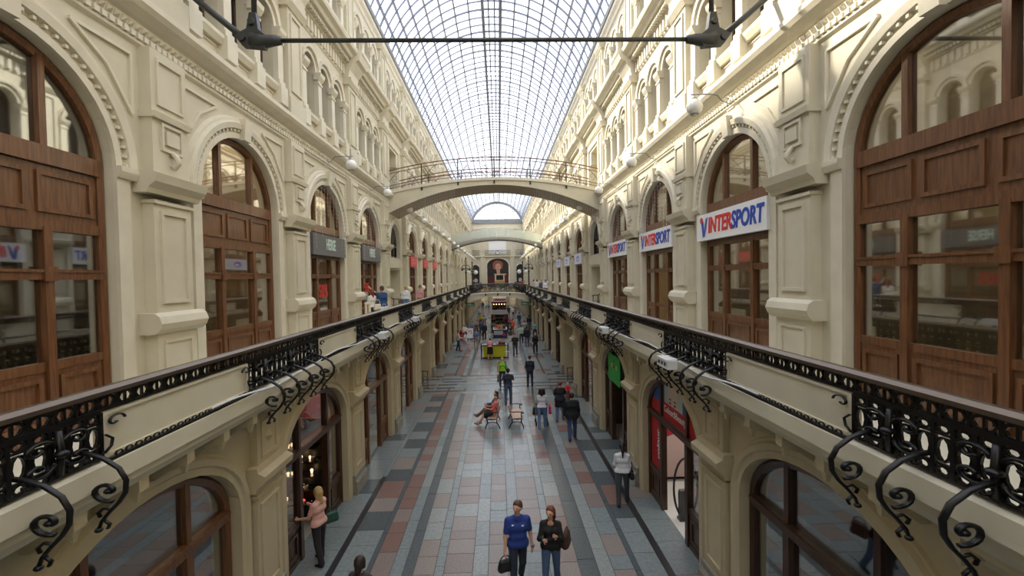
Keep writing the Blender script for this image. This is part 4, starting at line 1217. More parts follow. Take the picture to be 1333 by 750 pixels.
strip('blue_light', BL, 0.88, 1.68, 2.82, 9); strip('red_light', RB, 0.88, 1.70, 2.50, 2.815); strip('red_light', RB, -1.70, -0.88, 2.50, 2.95)
m = MB()
for yy in (0.27, -0.04):
    m.prism_x([(yy + 0.07*math.cos(2*PI*i/10), 2.97 + 0.03*math.sin(2*PI*i/10)) for i in range(10)], -0.008, -0.004)
    m.prism_x([(yy + 0.08, 3.05), (yy - 0.08, 3.05), (yy - 0.06, 3.09), (yy + 0.06, 3.08)], -0.008, -0.004)
m.build('eyes', mat('print_plum', (96, 40, 66), 0.5), t)
text('Colour&Beauty', 0.24, t, (-0.008, 0, 2.74), FACE_HALL, WHITE, 'lettering', 0, 0.002, 0.002, sx=0.92)
t = tag(empty('red_banner', (XG+GI+0.04, YC[0]+1.30, 0)), 'red banner with white upright lettering in the left light of the cosmetics shop', 'banner')
MB().box(0, 0.004, -0.40, 0.40, 0.92, 2.32).build('cloth', RB, t)
o = text('colour', 0.30, t, (-0.006, -0.16, 1.62), (PI/2, 0, -PI/2), WHITE, 'lettering', 0, 0.004, 0.002)
o.rotation_euler = (Matrix.Rotation(-PI/2, 3, 'Z') @ Matrix.Rotation(PI/2, 3, 'X') @ Matrix.Rotation(PI/2, 3, 'Z')).to_euler()
t = tag(empty('display_poster', (5.65, YC[0]+BAY/2-0.14, 0)), 'large pale pink face poster with red lips inside the cosmetics shop', 'poster')
MB().box(-0.95, 1.6, 0, 0.05, 0.1, 2.9).build('panel', mat('poster_pink_skin', (206, 176, 168), 0.5, noise=0.05, nscale=1), t)
m = MB()
for P in ([(-0.75, 1.45), (-0.52, 1.34), (-0.28, 1.42), (-0.02, 1.58), (-0.22, 1.66), (-0.36, 1.60), (-0.50, 1.66)],):
    m.add([(x_, -0.01, z_) for x_, z_ in P], [tuple(range(len(P)))])
m.build('lips', mat('lip_red', (170, 36, 52), 0.4), t)
m = MB(); m.add([(-0.2, -0.01, 2.35), (0.2, -0.01, 2.28), (0.6, -0.01, 2.40), (0.2, -0.01, 2.46)], [(0, 1, 2, 3)]); m.build('eye', mat('print_plum', (96, 40, 66), 0.5), t)
o = MB().box(XG+0.16, 8.4, YC[0]-2.4, YC[0]+2.4, 0.0, 0.012).build('white_floor', mat('white_polished_floor', (214, 212, 206), 0.2), floor)
area('cosmetics_lamp', (5.6, YC[0]+0.8, 3.7), 1.6, 2.4, 70, (1.0, 0.95, 0.9))
t = tag(empty('security_gate', (4.75, YC[0]+0.25, 0.012)), 'grey oval loop security gate inside the cosmetics shop doorway', 'gate')
MB().tube([(0.30*math.cos(2*PI*i/28), 0, 0.80 + 0.76*math.sin(2*PI*i/28)) for i in range(28)], 0.028, 8, closed=True).build('loop', IRON_GREY, t)
MB().box(-0.17, 0.17, -0.06, 0.06, 0.04, 0.72).box(-0.19, 0.19, -0.1, 0.1, 0, 0.06).box(-0.15, 0.15, -0.065, 0.065, 0.72, 0.76).build('pedestal', mat('mid_grey_pedestal', (92, 94, 96), 0.5), t)

# green banner in the second right shop, jar on a shelf inside, warm shop beyond
t = tag(empty('green_banner', (XG+0.04, YC[1]+0.1, 0)), 'bright green hanging banner with a pale round emblem in the second right shop arch', 'banner')
GREEN = mat('bright_green_banner', (18, 160, 62), 0.5)
MB().box(0, 0.02, -0.80, 0.90, 2.30, 3.30).build('cloth', GREEN, t)
YEL = mat('pale_yellow_print', (206, 204, 110), 0.5)
m = MB()
m.tube([(-0.008, 0.02 + 0.13*math.cos(2*PI*i/16), 2.90 + 0.13*math.sin(2*PI*i/16)) for i in range(16)], 0.012, 4, closed=True)
m.build('emblem_ring', YEL, t)
MB().prism_x([(-0.04, 2.82), (0.08, 2.82), (0.06, 2.98), (0.02, 3.02), (-0.02, 2.98)], -0.012, 0).prism_x([(-0.02, 3.04), (0.06, 3.04), (0.02, 3.14)], -0.012, 0).build('emblem_leaf', mat('dark_green_print', (14, 72, 40), 0.5), t)
for yy in (0.30, -0.30):
    MB().box(-0.006, 0, yy-0.13, yy+0.15, 2.85, 2.89).box(-0.006, 0, yy-0.1, yy+0.12, 2.92, 2.96).build('print_line', YEL, t)
t = tag(empty('wooden_cabinet', (5.1, YC[1]-0.35, 0)), 'wooden drawer cabinet inside the green bannered shop', 'cabinet')
MB().box(-0.3, 0.3, -0.35, 0.35, 0, 1.1).build('body', WOOD, t)
for i in range(3):
    MB().box(-0.33, -0.3, -0.32, 0.32, 0.06 + 0.35*i, 0.38 + 0.35*i).build('drawer', mat('honey_wood', (150, 96, 52), 0.5, noise=0.1), t)
t = tag(empty('copper_jar', (5.1, YC[1]-0.35, 1.1)), 'round brown jar standing on the drawer cabinet', 'jar')
MB().lathe([(0.10, 0), (0.17, 0.1), (0.18, 0.2), (0.12, 0.3), (0.08, 0.34)], k=14).build('body', mat('brown_glaze', (120, 76, 44), 0.3), t)
MB().lathe([(0.09, 0.34), (0.1, 0.37), (0.03, 0.4), (0.03, 0.44)], k=12).build('lid', mat('pale_glaze', (190, 170, 120), 0.3), t)
t = tag(empty('entrance_mat', (4.75, YC[1]-0.6, 0.0)), 'checkered black and white mat in the green bannered doorway', 'mat')
m = MB()
for i in range(4):
    for j in range(3):
        m.box(-0.4 + 0.2*i, -0.2 + 0.2*i, -0.3 + 0.2*j, -0.1 + 0.2*j, 0.0, 0.012, (i + j) % 2)
m.build('squares', [WHITE, TILE_M['black']], t)
t = tag(empty('shop_shelf', (6.3, YC[2]+BAY/2-0.25, 0)), 'warm lit shelf wall inside the third right ground floor shop', 'shelf')
MB().box(-1.6, 1.6, 0.1, 0.18, 0, 3.2).build('back', mat('warm_orange_wall', (206, 124, 58), 0.7), t)
for i in range(5):
    MB().box(-1.6, 1.6, -0.2, 0.1, 0.4 + 0.55*i, 0.44 + 0.55*i).build('board', WOOD, t)

# lamp shop on the left: red fanlight cloth, many glinting bulbs
t = tag(empty('red_drape', (-5.6, YC[0]+2.35, 0)), 'dark red drape at the back of the lower left shop', 'drape')
m = MB()
for i in range(14):
    x = -1.0 + 2.0*i/14
    m.box(x, x + 2.0/14, -0.02 + 0.03*(i % 2), 0.02 + 0.03*(i % 2), 1.5, 3.5)
m.build('cloth', mat('dark_red_cloth', (160, 52, 46), 0.8), t)
area('red_lamp', (-5.3, YC[0]+1.6, 3.6), 1.4, 0.6, 34, (1.0, 0.5, 0.4))
t = tag(empty('red_display_board', (-4.95, YC[0]+1.75, 0)), 'red lit panel in the far side light of the lower left shop', 'panel')
MB().box(-0.35, 0.35, -0.03, 0.03, 0.6, 2.4).build('board', mat('warm_red_panel', (180, 72, 46), 0.6), t)
t = tag(empty('glass_shelf', (-5.55, YC[0]+0.75, 0), PI/2), 'dark display shelves of glinting small lamps in the lower left shop', 'shelf')
MB().box(0.25, 0.3, -1.0, 0.9, 0, 2.6).build('back', mat('black_display_back', (26, 22, 22), 0.4), t)
for i in range(6):
    MB().box(-0.15, 0.25, -1.0, 0.9, 0.5 + 0.36*i, 0.52 + 0.36*i).build('shelf_board', mat('dark_glass_shelf', (44, 44, 48), 0.1), t)
rs = random.Random(11)
WARM = mat('warm_bulb', (255, 208, 150), 0.3, emit=5.0); REDB = mat('red_bulb', (255, 60, 40), 0.3, emit=4.0); GLINT = mat('silver_trinket', (206, 196, 180), 0.15, metal=0.9)
SHELF = ['lowest', 'second', 'third', 'fourth', 'fifth', 'top']
for i in range(56):
    kind = rs.random()
    nm, mm, lb = (('glass_lamp', WARM, 'small warm glowing lamp'), ('silver_ornament', GLINT, 'small shiny ornament'), ('red_glass_lamp', REDB, 'small red glowing lamp'))[0 if kind < 0.45 else 1 if kind < 0.9 else 2]
    r_ = rs.uniform(0.025, 0.05)
    lev = rs.randrange(6)
    o = MB().lathe([(r_*0.7, 0), (r_*0.4, r_*0.5), (r_, r_*1.6), (r_*0.9, r_*2.3), (r_*0.2, r_*2.9)], k=8).build(nm, mm, None, (-5.55 + rs.uniform(-0.8, 0.9), YC[0] + 0.75 + rs.uniform(-0.12, 0.15), 0.52 + 0.36*lev))
    tag(o, '%s on the %s dark display shelf' % (lb, SHELF[lev]), 'ornament' if nm == 'silver_ornament' else 'lamp', '%ss on the %s display shelf' % (lb, SHELF[lev]))
# second left shop: ornaments, every fourth given a glow as painted glint
for k in (1,):
    t = tag(empty('glass_shelf', (-5.8, YC[k]+2.1, 0), PI/2), 'display shelves of glassware in the second left ground floor shop', 'shelf')
    for i in range(5):
        MB().box(-0.2, 0.2, -1.3, 1.3, 0.6 + 0.5*i, 0.63 + 0.5*i).build('shelf_board', mat('dark_glass_shelf', (44, 44, 48), 0.1), t)
    for i in range(22):
        r_ = rs.uniform(0.03, 0.06)
        lev = rs.randrange(5)
        o = MB().lathe([(r_*0.7, 0), (r_*0.4, r_*0.5), (r_, r_*1.6), (r_*0.9, r_*2.3), (r_*0.2, r_*2.9)], k=8).build('glass_ornament', WARM if i % 4 == 0 else GLINT, None, (-5.8 + rs.uniform(-1.2, 1.2), YC[k] + 2.1 + rs.uniform(-0.15, 0.15), 0.63 + 0.5*lev))
        tag(o, 'small shiny ornament on the %s glassware shelf' % SHELF[lev], 'ornament', 'ornaments on the %s glassware shelf' % SHELF[lev])

# ------------------------------------------------------------------ benches, back to back
def bench(x, y, rz, label):
    t = tag(empty('park_bench', (x, y, 0), rz), label, 'bench', 'park benches standing back to back')
    # local: seat faces -x, length along y
    for e in (-0.62, 0.62):
        m = MB()
        m.tube([(-0.46, e, 0.0), (-0.44, e, 0.10), (-0.36, e, 0.26), (-0.38, e, 0.42)], 0.024, 6)
        m.tube([(0.14, e, 0.0), (0.10, e, 0.10), (0.0, e, 0.26), (0.02, e, 0.42), (0.08, e, 0.66), (0.16, e, 0.92)], 0.024, 6)
        m.tube([(-0.38, e, 0.40), (-0.2, e, 0.37), (0.02, e, 0.40)], 0.022, 6)
        m.tube([(-0.36, e, 0.24), (-0.18, e, 0.27), (0.0, e, 0.24)], 0.018, 6)
        m.tube([(-0.38, e, 0.42), (-0.36, e, 0.58), (-0.40, e, 0.64)] , 0.02, 6)
        m.tube([(-0.42 + p, e, 0.62 + q) for p, q in spiral((0, 0), 0.06, 0.02, 0, 1.7*PI, 8)] , 0.018, 5)
        m.tube([(-0.36, e, 0.66), (-0.2, e, 0.67), (-0.02, e, 0.66), (0.09, e, 0.70)], 0.022, 6)
        m.build('iron_frame', IRON, t)
    SL = mat('pale_bench_slat', (196, 164, 146), 0.5, noise=0.12, nscale=14)
    for i in range(6):
        MB().box(-0.035, 0.035, -0.66, 0.66, 0, 0.024).build('seat_slat', SL, t, (-0.36 + 0.075*i, 0, 0.415 - 0.003*i))
    for i in range(4):
        o = MB().box(-0.012, 0.012, -0.66, 0.66, -0.036, 0.036).build('back_slat', SL, t, (0.045 + 0.028*i, 0, 0.54 + 0.105*i)); o.rotation_euler = (0, 0.26, 0)
bench(-0.05, 19.4, 0.0, 'park bench with the two seated women')
bench(0.60, 19.4, PI, 'empty park bench with pale wooden slats')

# ------------------------------------------------------------------ stalls down the middle of the hall
t = tag(empty('sales_counter', (-0.27, 35.5, 0)), 'yellow green fronted sales counter with a dark frame in mid hall', 'counter')
MB().box(-0.86, 0.86, -0.40, -0.36, 0.14, 1.0).build('front_panel', mat('acid_yellow_panel', (190, 186, 20), 0.5), t)
m = MB()
for x in (-1.02, 1.02):
    for y in (-0.44, 0.44):
        m.box(x-0.035, x+0.035, y-0.035, y+0.035, 0, 1.2)
m.box(-1.05, 1.05, -0.46, -0.40, 0.05, 0.12); m.box(-1.05, 1.05, -0.46, -0.40, 1.0, 1.06); m.box(-1.05, -0.98, -0.44, 0.44, 1.14, 1.2); m.box(0.98, 1.05, -0.44, 0.44, 1.14, 1.2)
m.build('frame', IRON_GREY, t)
MB().box(-1.0, 1.0, -0.42, 0.42, 1.0, 1.05).build('counter_top', mat('grey_counter_top', (112, 112, 112), 0.4), t)
MB().box(-0.86, 0.86, -0.36, 0.4, 0.1, 1.0).build('body', mat('dark_counter_body', (48, 48, 46), 0.6), t)
MB().box(0.78, 1.15, -0.5, -0.46, 0.50, 0.56).build('shelf_arm', WHITE, t)
rc = random.Random(21)
GC = [(28, 28, 34), (60, 36, 30), (170, 40, 40), (34, 40, 84), (120, 116, 108), (196, 190, 180), (176, 130, 70), (220, 90, 40), (150, 60, 80), (40, 70, 60)]
CN = {(28, 28, 34): 'black', (60, 36, 30): 'brown', (170, 40, 40): 'red', (34, 40, 84): 'navy', (120, 116, 108): 'grey', (196, 190, 180): 'cream', (176, 130, 70): 'tan', (220, 90, 40): 'orange', (150, 60, 80): 'plum', (40, 70, 60): 'dark green'}
def goods(place, x0, x1, y0, y1, z, n, hmax=0.25):
    for i in range(n):
        w_, d_, h_ = rc.uniform(0.05, 0.16), rc.uniform(0.05, 0.14), rc.uniform(0.06, hmax)
        x, y = rc.uniform(x0 + w_, x1 - w_), rc.uniform(y0 + d_, y1 - d_)
        c = rc.choice(GC)
        m = MB()
        if i % 3 == 0: m.taper((0, 0), (w_, d_), (w_*0.8, d_*0.7), 0, h_)
        elif i % 3 == 1: m.lathe([(w_*0.7, 0), (w_*0.8, h_*0.3), (w_*0.5, h_*0.8), (w_*0.2, h_)], k=7)
        else: m.box(-w_, w_, -d_, d_, 0, h_*0.7).box(-w_*0.8, w_*0.6, -d_*0.8, d_*0.8, h_*0.7, h_)
        kind = ('bag', 'vase', 'carton')[i % 3]
        o = m.build(kind, mat('goods_%d_%d_%d' % c, c, 0.6), None, (x, y, z), rc.uniform(0, 3))
        tag(o, 'small %s %s on %s' % (CN[c], kind, place), kind, '%s %ss on %s' % (CN[c], kind, place))
goods('the yellow counter', -0.15, 0.62, 35.2, 35.8, 1.05, 12)
def market_stall(x0, x1, y0, y1, label, top_c, side_c, h):
    xc, yc = (x0+x1)/2, (y0+y1)/2
    w_, d_ = (x1-x0)/2, (y1-y0)/2
    t = tag(empty('market_stall', (xc, yc, 0)), label, 'stall')
    MB().box(-w_, w_, -d_, d_, 0.08, h).build('body', mat('stall_%d_%d_%d' % side_c, side_c, 0.6), t)
    MB().box(-w_-0.05, w_+0.05, -d_-0.05, d_+0.05, h, h+0.05).build('table_top', mat('stall_top_%d_%d_%d' % top_c, top_c, 0.5), t)
    MB().box(-w_-0.03, w_+0.03, -d_-0.03, d_+0.03, 0, 0.08).build('skirting', IRON, t)
    return t
t = market_stall(-0.50, 0.86, 46.9, 49.4, 'low stall with navy panels and a red label beyond the yellow counter', (150, 144, 140), (34, 40, 82), 0.85)
MB().box(-0.62, 0.30, -1.28, -1.25, 0.35, 0.75).build('pale_label', mat('pale_label', (160, 160, 168), 0.5), t)
MB().box(0.25, 0.55, -1.29, -1.25, 0.2, 0.5).build('red_label', RB, t)
goods('the navy panelled stall', -0.45, 0.8, 47.0, 49.3, 0.9, 28, 0.4)
t = market_stall(-0.80, 1.10, 51.5, 58.5, 'long dark stall with open shelves piled with colourful goods', (70, 62, 58), (48, 44, 48), 0.8)
for y in (-3.4, 0, 3.4):
    for x in (-0.9, 0.9):
        MB().box(x-0.03, x+0.03, y-0.03, y+0.03, 0.8, 2.05).build('post', IRON, t)
MB().box(-0.98, 0.98, -3.5, 3.5, 2.05, 2.1).build('canopy_frame', mat('stall_canopy', (86, 80, 78), 0.5), t)
for z in (1.25, 1.65):
    MB().box(-0.5, 0.5, -3.4, 3.4, z, z+0.03).build('shelf', mat('stall_shelf', (120, 110, 100), 0.4), t)
goods('the long open stall', -0.75, 1.05, 51.6, 58.0, 0.86, 40, 0.36)
goods('the upper shelf of the long stall', -0.3, 0.6, 51.7, 58.0, 1.28, 24, 0.3)
t = tag(empty('kiosk', (0.12, 71.0, 0)), 'dark red wooden kiosk with lit shelves far down the hall', 'kiosk')
RW = mat('dark_red_kiosk_wood', (104, 44, 32), 0.5, noise=0.15)
MB().box(-1.05, 1.05, -1.5, 1.5, 0, 1.0).build('base', RW, t)
MB().box(-1.05, 1.05, 1.3, 1.5, 1.0, 2.3).build('back', RW, t)
for x in (-1.0, 1.0):
    MB().box(x-0.06, x+0.06, -1.5, -1.38, 1.0, 2.3).build('post', RW, t)
MB().box(-1.2, 1.2, -1.65, 1.65, 2.3, 2.55).build('roof', RW, t)
MB().box(-0.9, 0.9, -1.3, 1.3, 1.55, 1.58).build('shelf', WOOD, t)
for i in range(5):
    MB().ball((0, 0, 0), 0.07, 6).build('bulb', WARM, t, (-0.8 + 0.4*i, -1.4, 2.15))
goods('the dark red kiosk counter', -0.85, 1.05, 69.6, 72.2, 1.0, 18, 0.45)
goods('the upper shelf of the dark red kiosk', -0.7, 0.95, 69.8, 72.2, 1.58, 12, 0.4)
t = tag(empty('kiosk', (0.25, 82.0, 0)), 'pale topped brown kiosk behind the dark red one', 'kiosk')
MB().box(-1.05, 1.05, -1.5, 1.5, 0, 1.1).build('base', WOOD, t)
MB().box(-1.2, 1.2, -1.6, 1.6, 2.4, 2.7).build('roof', mat('pale_kiosk_roof', (206, 190, 160), 0.5), t)
for x in (-1.0, 1.0):
    for y in (-1.45, 1.45):
        MB().box(x-0.05, x+0.05, y-0.05, y+0.05, 1.1, 2.4).build('post', WOOD, t)
MB().box(-0.9, 0.9, 1.2, 1.3, 1.1, 2.4).build('back', mat('warm_kiosk_back', (170, 100, 60), 0.6), t)

# red ride-on toy and its sign board by the left arcade
t = tag(empty('toy_car', (-3.65, 46.6, 0)), 'red ride on toy car by the left arcade', 'toy car')
MB().taper((0, 0), (0.34, 0.6), (0.30, 0.52), 0.12, 0.5).taper((0, 0.05), (0.3, 0.3), (0.24, 0.22), 0.5, 0.95).build('body', mat('toy_red', (176, 26, 30), 0.3), t)
wm = MB(); k_ = MB().lathe([(0.12, -0.05), (0.14, 0), (0.12, 0.05)], k=12); wm.add([(p[2], p[0], p[1]) for p in k_.v], k_.f)
wme = wm.mesh('wheel', IRON)
for x in (-0.34, 0.34):
    for y in (-0.36, 0.36):
        inst(wme, 'wheel', t, (x, y, 0.14))
MB().box(-0.2, 0.2, -0.27, -0.25, 0.56, 0.82).build('windscreen', mat('dark_windscreen', (50, 56, 62), 0.1), t)
t = tag(empty('sign_board', (-2.85, 46.7, 0), 0.2), 'white board with a red curved mark beside the toy car', 'sign')
MB().box(-0.32, 0.32, -0.03, 0.03, 0.1, 1.1).build('board', WHITE, t)
MB().tube([(0.16*math.cos(a), -0.035, 0.68 + 0.18*math.sin(a)) for a in [PI - i*1.4*PI/12 for i in range(13)]], 0.035, 6).build('red_mark', RED, t)
for x in (-0.25, 0.25):
    MB().box(x-0.03, x+0.03, -0.15, 0.15, 0, 0.1).build('foot', IRON, t)

# ------------------------------------------------------------------ people: one continuous surface each (rounded limbs blended together), clothes and hair as children
def surface_nets(F, org, h):
    ins = F < 0
    nx, ny, nz = F.shape
    cs = [(i, j, k) for i in (0, 1) for j in (0, 1) for k in (0, 1)]
    sl = lambda A, c: A[c[0]:nx-1+c[0], c[1]:ny-1+c[1], c[2]:nz-1+c[2]]
    cnt = sum(sl(ins, c).astype(np.int8) for c in cs)
    act = (cnt > 0) & (cnt < 8)
    I = np.argwhere(act)
    if len(I) == 0:
        return np.zeros((0, 3)), []
    idx = -np.ones(act.shape, int)
    idx[act] = np.arange(len(I))
    acc = np.zeros((len(I), 3)); num = np.zeros(len(I))
    ed = [(a, b) for a in cs for b in cs if a < b and sum(abs(p-q) for p, q in zip(a, b)) == 1]
    for a, b in ed:
        fa, fb = sl(F, a)[act], sl(F, b)[act]
        cr = (fa < 0) != (fb < 0)
        t = np.where(cr, fa/np.where(cr, fa - fb, 1), 0)
        p = np.array(a) + t[:, None]*(np.array(b) - np.array(a))
        acc += np.where(cr[:, None], p, 0); num += cr
    V = (I + acc/num[:, None])*h + org
    faces = []
    for ax in range(3):
        u, v = (ax+1) % 3, (ax+2) % 3
        A = ins; B = np.roll(ins, -1, ax)
        ch = A != B
        s = [slice(None)]*3; s[ax] = slice(0, -1); s[u] = slice(1, -1); s[v] = slice(1, -1)
        m = np.zeros_like(ch); m[tuple(s)] = ch[tuple(s)]
        P = np.argwhere(m)
        if len(P) == 0: continue
        eu = np.zeros(3, int); eu[u] = 1
        ev = np.zeros(3, int); ev[v] = 1
        g = lambda Q: idx[Q[:, 0], Q[:, 1], Q[:, 2]]
        q = np.stack([g(P-eu-ev), g(P-ev), g(P), g(P-eu)], 1)
        fl = ~ins[P[:, 0], P[:, 1], P[:, 2]]
        q[fl] = q[fl][:, ::-1]
        faces += q.tolist()
    return V, faces

def blob(prims, h, k=0.03, cuts=()):
    """prims: (a, b, ra, rb) round cones; smooth union, minus half spaces (point, normal)."""
    A = np.array([p[0] for p in prims] + [p[1] for p in prims], float)
    R_ = max(max(p[2], p[3]) for p in prims) + 2*h
    lo, hi = A.min(0) - R_ - h, A.max(0) + R_ + h
    n = np.maximum(4, np.ceil((hi - lo)/h).astype(int) + 1)
    gx, gy, gz = [lo[i] + h*np.arange(n[i]) for i in range(3)]
    X, Y, Z = np.meshgrid(gx, gy, gz, indexing='ij')
    F = None
    for a, b, ra, rb in prims:
        a = np.array(a, float); d = np.array(b, float) - a
        L2 = max(1e-9, float(d @ d))
        t = np.clip(((X-a[0])*d[0] + (Y-a[1])*d[1] + (Z-a[2])*d[2])/L2, 0, 1)
        D = np.sqrt((X-a[0]-t*d[0])**2 + (Y-a[1]-t*d[1])**2 + (Z-a[2]-t*d[2])**2) - (ra + (rb-ra)*t)
        if F is None: F = D
        else:
            w = np.maximum(k - np.abs(F - D), 0)/k
            F = np.minimum(F, D) - w*w*k*0.25
    for pt, nr in cuts:
        if np.isscalar(nr):                        # a round bite (neckline)
            F = np.maximum(F, nr - np.sqrt((X-pt[0])**2 + (Y-pt[1])**2 + (Z-pt[2])**2))
            continue
        pt, nr = np.array(pt, float), np.array(nr, float)
        F = np.maximum(F, (X-pt[0])*nr[0] + (Y-pt[1])*nr[1] + (Z-pt[2])*nr[2])
    return surface_nets(F, lo, h)

def smooth_obj(name, V, faces, m, parent, extra=None):
    b = MB()
    b.add(V.tolist(), faces, 0, True)
    if extra is not None:
        o = len(b.v)
        b.v += extra.v; b.f += [tuple(i + o for i in q) for q in extra.f]; b.m += extra.m; b.s += extra.s
    ms = m if isinstance(m, list) else [m]
    return b.build(name, ms, parent)

SKIN = mat('skin', (206, 158, 130), 0.55); SKIN_T = mat('tanned_skin', (176, 124, 94), 0.55)
SHOE_BLACK = mat('black_shoes', (24, 22, 22), 0.4); LIP = mat('lips', (150, 80, 74), 0.5); EYE = mat('eyes', (30, 24, 22), 0.3)
HAIRS = {'black': (22, 18, 18), 'dark': (44, 32, 26), 'brown': (84, 56, 38), 'auburn': (104, 52, 34), 'red': (120, 48, 30), 'blond': (178, 146, 96), 'grey': (130, 126, 120), 'fair': (150, 112, 74)}
def V3(*a): return np.array(a, float)

def person(label, x, y, z, H, face, top, bottom, hair, hstyle='short', sleeves='long', legs='trousers', lp=(10, -10), kb=(4, 12), arms=((5, 8, 12), (5, 8, 12)), lean=0.0,
           seat=None, female=False, skin=None, shoes=None, head_turn=0.0, head_tilt=0.0, vox=None, neckline=False, collar=None, spread=4.0, top_low=0.0, coat=False, skirt_len=0.5):
    skin = skin or SKIN
    d = math.hypot(x - 0.15, y)
    h = vox or (0.0145 if d < 14 else 0.019 if d < 24 else 0.026 if d < 40 else 0.034)
    s = H/1.75
    root = tag(empty('person', (x, y, z), math.radians(face)), label, 'person')
    rad = math.radians
    # torso frame: lean forward about the hips
    hip_z = 0.93
    def T(p):                       # lean
        p = V3(*p); c, q = math.cos(rad(lean)), math.sin(rad(lean))
        dz, dy = p[2] - hip_z, p[1]
        return V3(p[0], dy*c - dz*q, hip_z + dz*c + dy*q)
    shw = 0.165 if female else 0.19
    hpw = 0.095 if female else 0.085
    def leg(sd, pitch, knee):
        hip = V3(sd*hpw, 0, 0.92)
        lat = math.sin(rad(spread))*sd
        d1 = V3(lat, -math.sin(rad(pitch)), -math.cos(rad(pitch)))
        kn = hip + 0.43*d1
        p2 = pitch - knee
        d2 = V3(lat*0.3, -math.sin(rad(p2)), -math.cos(rad(p2)))
        an = kn + 0.41*d2
        f = p2*0.6 if knee < 60 else p2
        ft = V3(0.05*sd, -math.cos(rad(f)), -math.sin(rad(-f))*1.0 if False else math.sin(rad(f)))
        return hip, kn, an, ft
    Ls = [leg(-1, lp[0], kb[0]), leg(1, lp[1], kb[1])]
    low = min(min(L[2][2] - 0.075, (L[2] + 0.15*L[3])[2] - 0.035) for L in Ls)
    dz = -low if seat is None else 0.0
    sh = V3(0, 0, dz)
    if seat is not None:
        sh = V3(0, 0, seat/s - (0.92 - 0.10))
    def arm(sd, a):
        pitch, abd, elb = a[:3]
        inw = a[3] if len(a) > 3 else 0.0
        S = T((sd*shw, 0.0, 1.395))
        u = V3(sd*math.sin(rad(abd)), -math.sin(rad(pitch))*math.cos(rad(abd)), -math.cos(rad(pitch))*math.cos(rad(abd)))
        E = S + 0.285*u
        p2 = pitch + elb
        f = V3(sd*(math.sin(rad(abd*0.5)) - math.sin(rad(inw))), -math.sin(rad(p2)), -math.cos(rad(p2)))
        f /= np.linalg.norm(f)
        W = E + 0.25*f
        return S, E, W, f
    As = [arm(-1, arms[0]), arm(1, arms[1])]
    up = lambda p: (np.array(p) + sh)*s
    TT = lambda p: up(T(p))
    # head frame
    hc = T((0, -0.015, 1.635))
    ht, hl = rad(head_turn), rad(head_tilt)
    def Hd(p):                      # head-local offset -> world (turn about z, nod)
        px, py, pz = p
        py, pz = py*math.cos(hl) - pz*math.sin(hl)*-1 if False else py*math.cos(hl) + pz*(-math.sin(hl)), pz*math.cos(hl) + py*math.sin(hl)
        return up(hc + V3(px*math.cos(ht) - py*math.sin(ht), px*math.sin(ht) + py*math.cos(ht), pz))
    w = 0.9 if female else 1.0
    torso = [(TT((-0.10, 0, 0.95)), TT((0.10, 0, 0.95)), 0.108*s, 0.108*s), (TT((-0.065*w, -0.01, 1.10)), TT((0.065*w, -0.01, 1.10)), 0.098*s*w, 0.098*s*w),
             (TT((-0.10*w, 0, 1.27)), TT((0.10*w, 0, 1.27)), 0.108*s*w, 0.108*s*w), (TT((0, 0.012, 1.425)), TT((-shw*0.84, 0.01, 1.385)), 0.064*s, 0.056*s), (TT((0, 0.012, 1.425)), TT((shw*0.84, 0.01, 1.385)), 0.064*s, 0.056*s)]
    if female:
        torso += [(TT((sd*0.075, -0.075, 1.28)), TT((sd*0.075, -0.075, 1.275)), 0.06*s, 0.06*s) for sd in (-1, 1)]
    neck = [(TT((0, 0.012, 1.42)), up(hc + V3(0, 0.01, -0.08)), 0.052*s*w, 0.05*s*w)]
    head = [(Hd((0, 0.015, 0.02)), Hd((0, 0.018, 0.025)), 0.088*s, 0.088*s), (Hd((0, -0.028, -0.01)), Hd((0, -0.035, -0.075)), 0.068*s, 0.043*s),
            (Hd((0, -0.088, 0.0)), Hd((0, -0.104, -0.03)), 0.010*s, 0.014*s)] + [(Hd((sd*0.082, 0.012, 0.015)), Hd((sd*0.084, 0.012, -0.025)), 0.013*s, 0.009*s) for sd in (-1, 1)]
    limbs, sleeve, trous, feet = [], [], [], []
    fing = MB()
    for sd, (S, E, W, f) in zip((-1, 1), As):
        limbs += [(up(S), up(E), 0.05*s*w, 0.041*s*w), (up(E), up(W), 0.041*s*w, 0.027*s*w)]
        pal = W + 0.055*f
        limbs += [(up(W + 0.02*f), up(pal), 0.026*s*w, 0.033*s*w)]
        t_ = np.cross(f, V3(sd, 0, 0)); t_ = t_/max(1e-6, np.linalg.norm(t_))
        n_ = np.cross(t_, f)
        nin = -n_ if (n_[0]*sd > 0) else n_
        for q, L in zip((-1.5, -0.5, 0.5, 1.5), (0.066, 0.078, 0.072, 0.055)):
            b0 = pal + t_*q*0.018 + f*0.016
            b1 = b0 + f*L*0.55 + nin*0.008
            b2 = b1 + f*L*0.35 + nin*0.024
            fing.tube([up(b0), up(b1), up(b2)], 0.0092*s, 6, 0, 0.0072*s)
        fr = t_ if t_[1] < 0 else -t_
        b0 = W + 0.03*f + fr*0.026
        fing.tube([up(b0), up(b0 + fr*0.028 + f*0.026), up(b0 + fr*0.034 + f*0.056 + nin*0.01)], 0.011*s, 6, 0, 0.008*s)
        e2 = E + 0.13*f if sleeves == 'mid' else W - 0.0*f
        if sleeves == 'short': sleeve += [(up(S), up(S + 0.72*(E-S)), 0.062*s*w, 0.058*s*w)]
        elif sleeves in ('long', 'mid'): sleeve += [(up(S), up(E), 0.060*s*w, 0.051*s*w), (up(E), up(e2), 0.051*s*w, 0.038*s*w)]
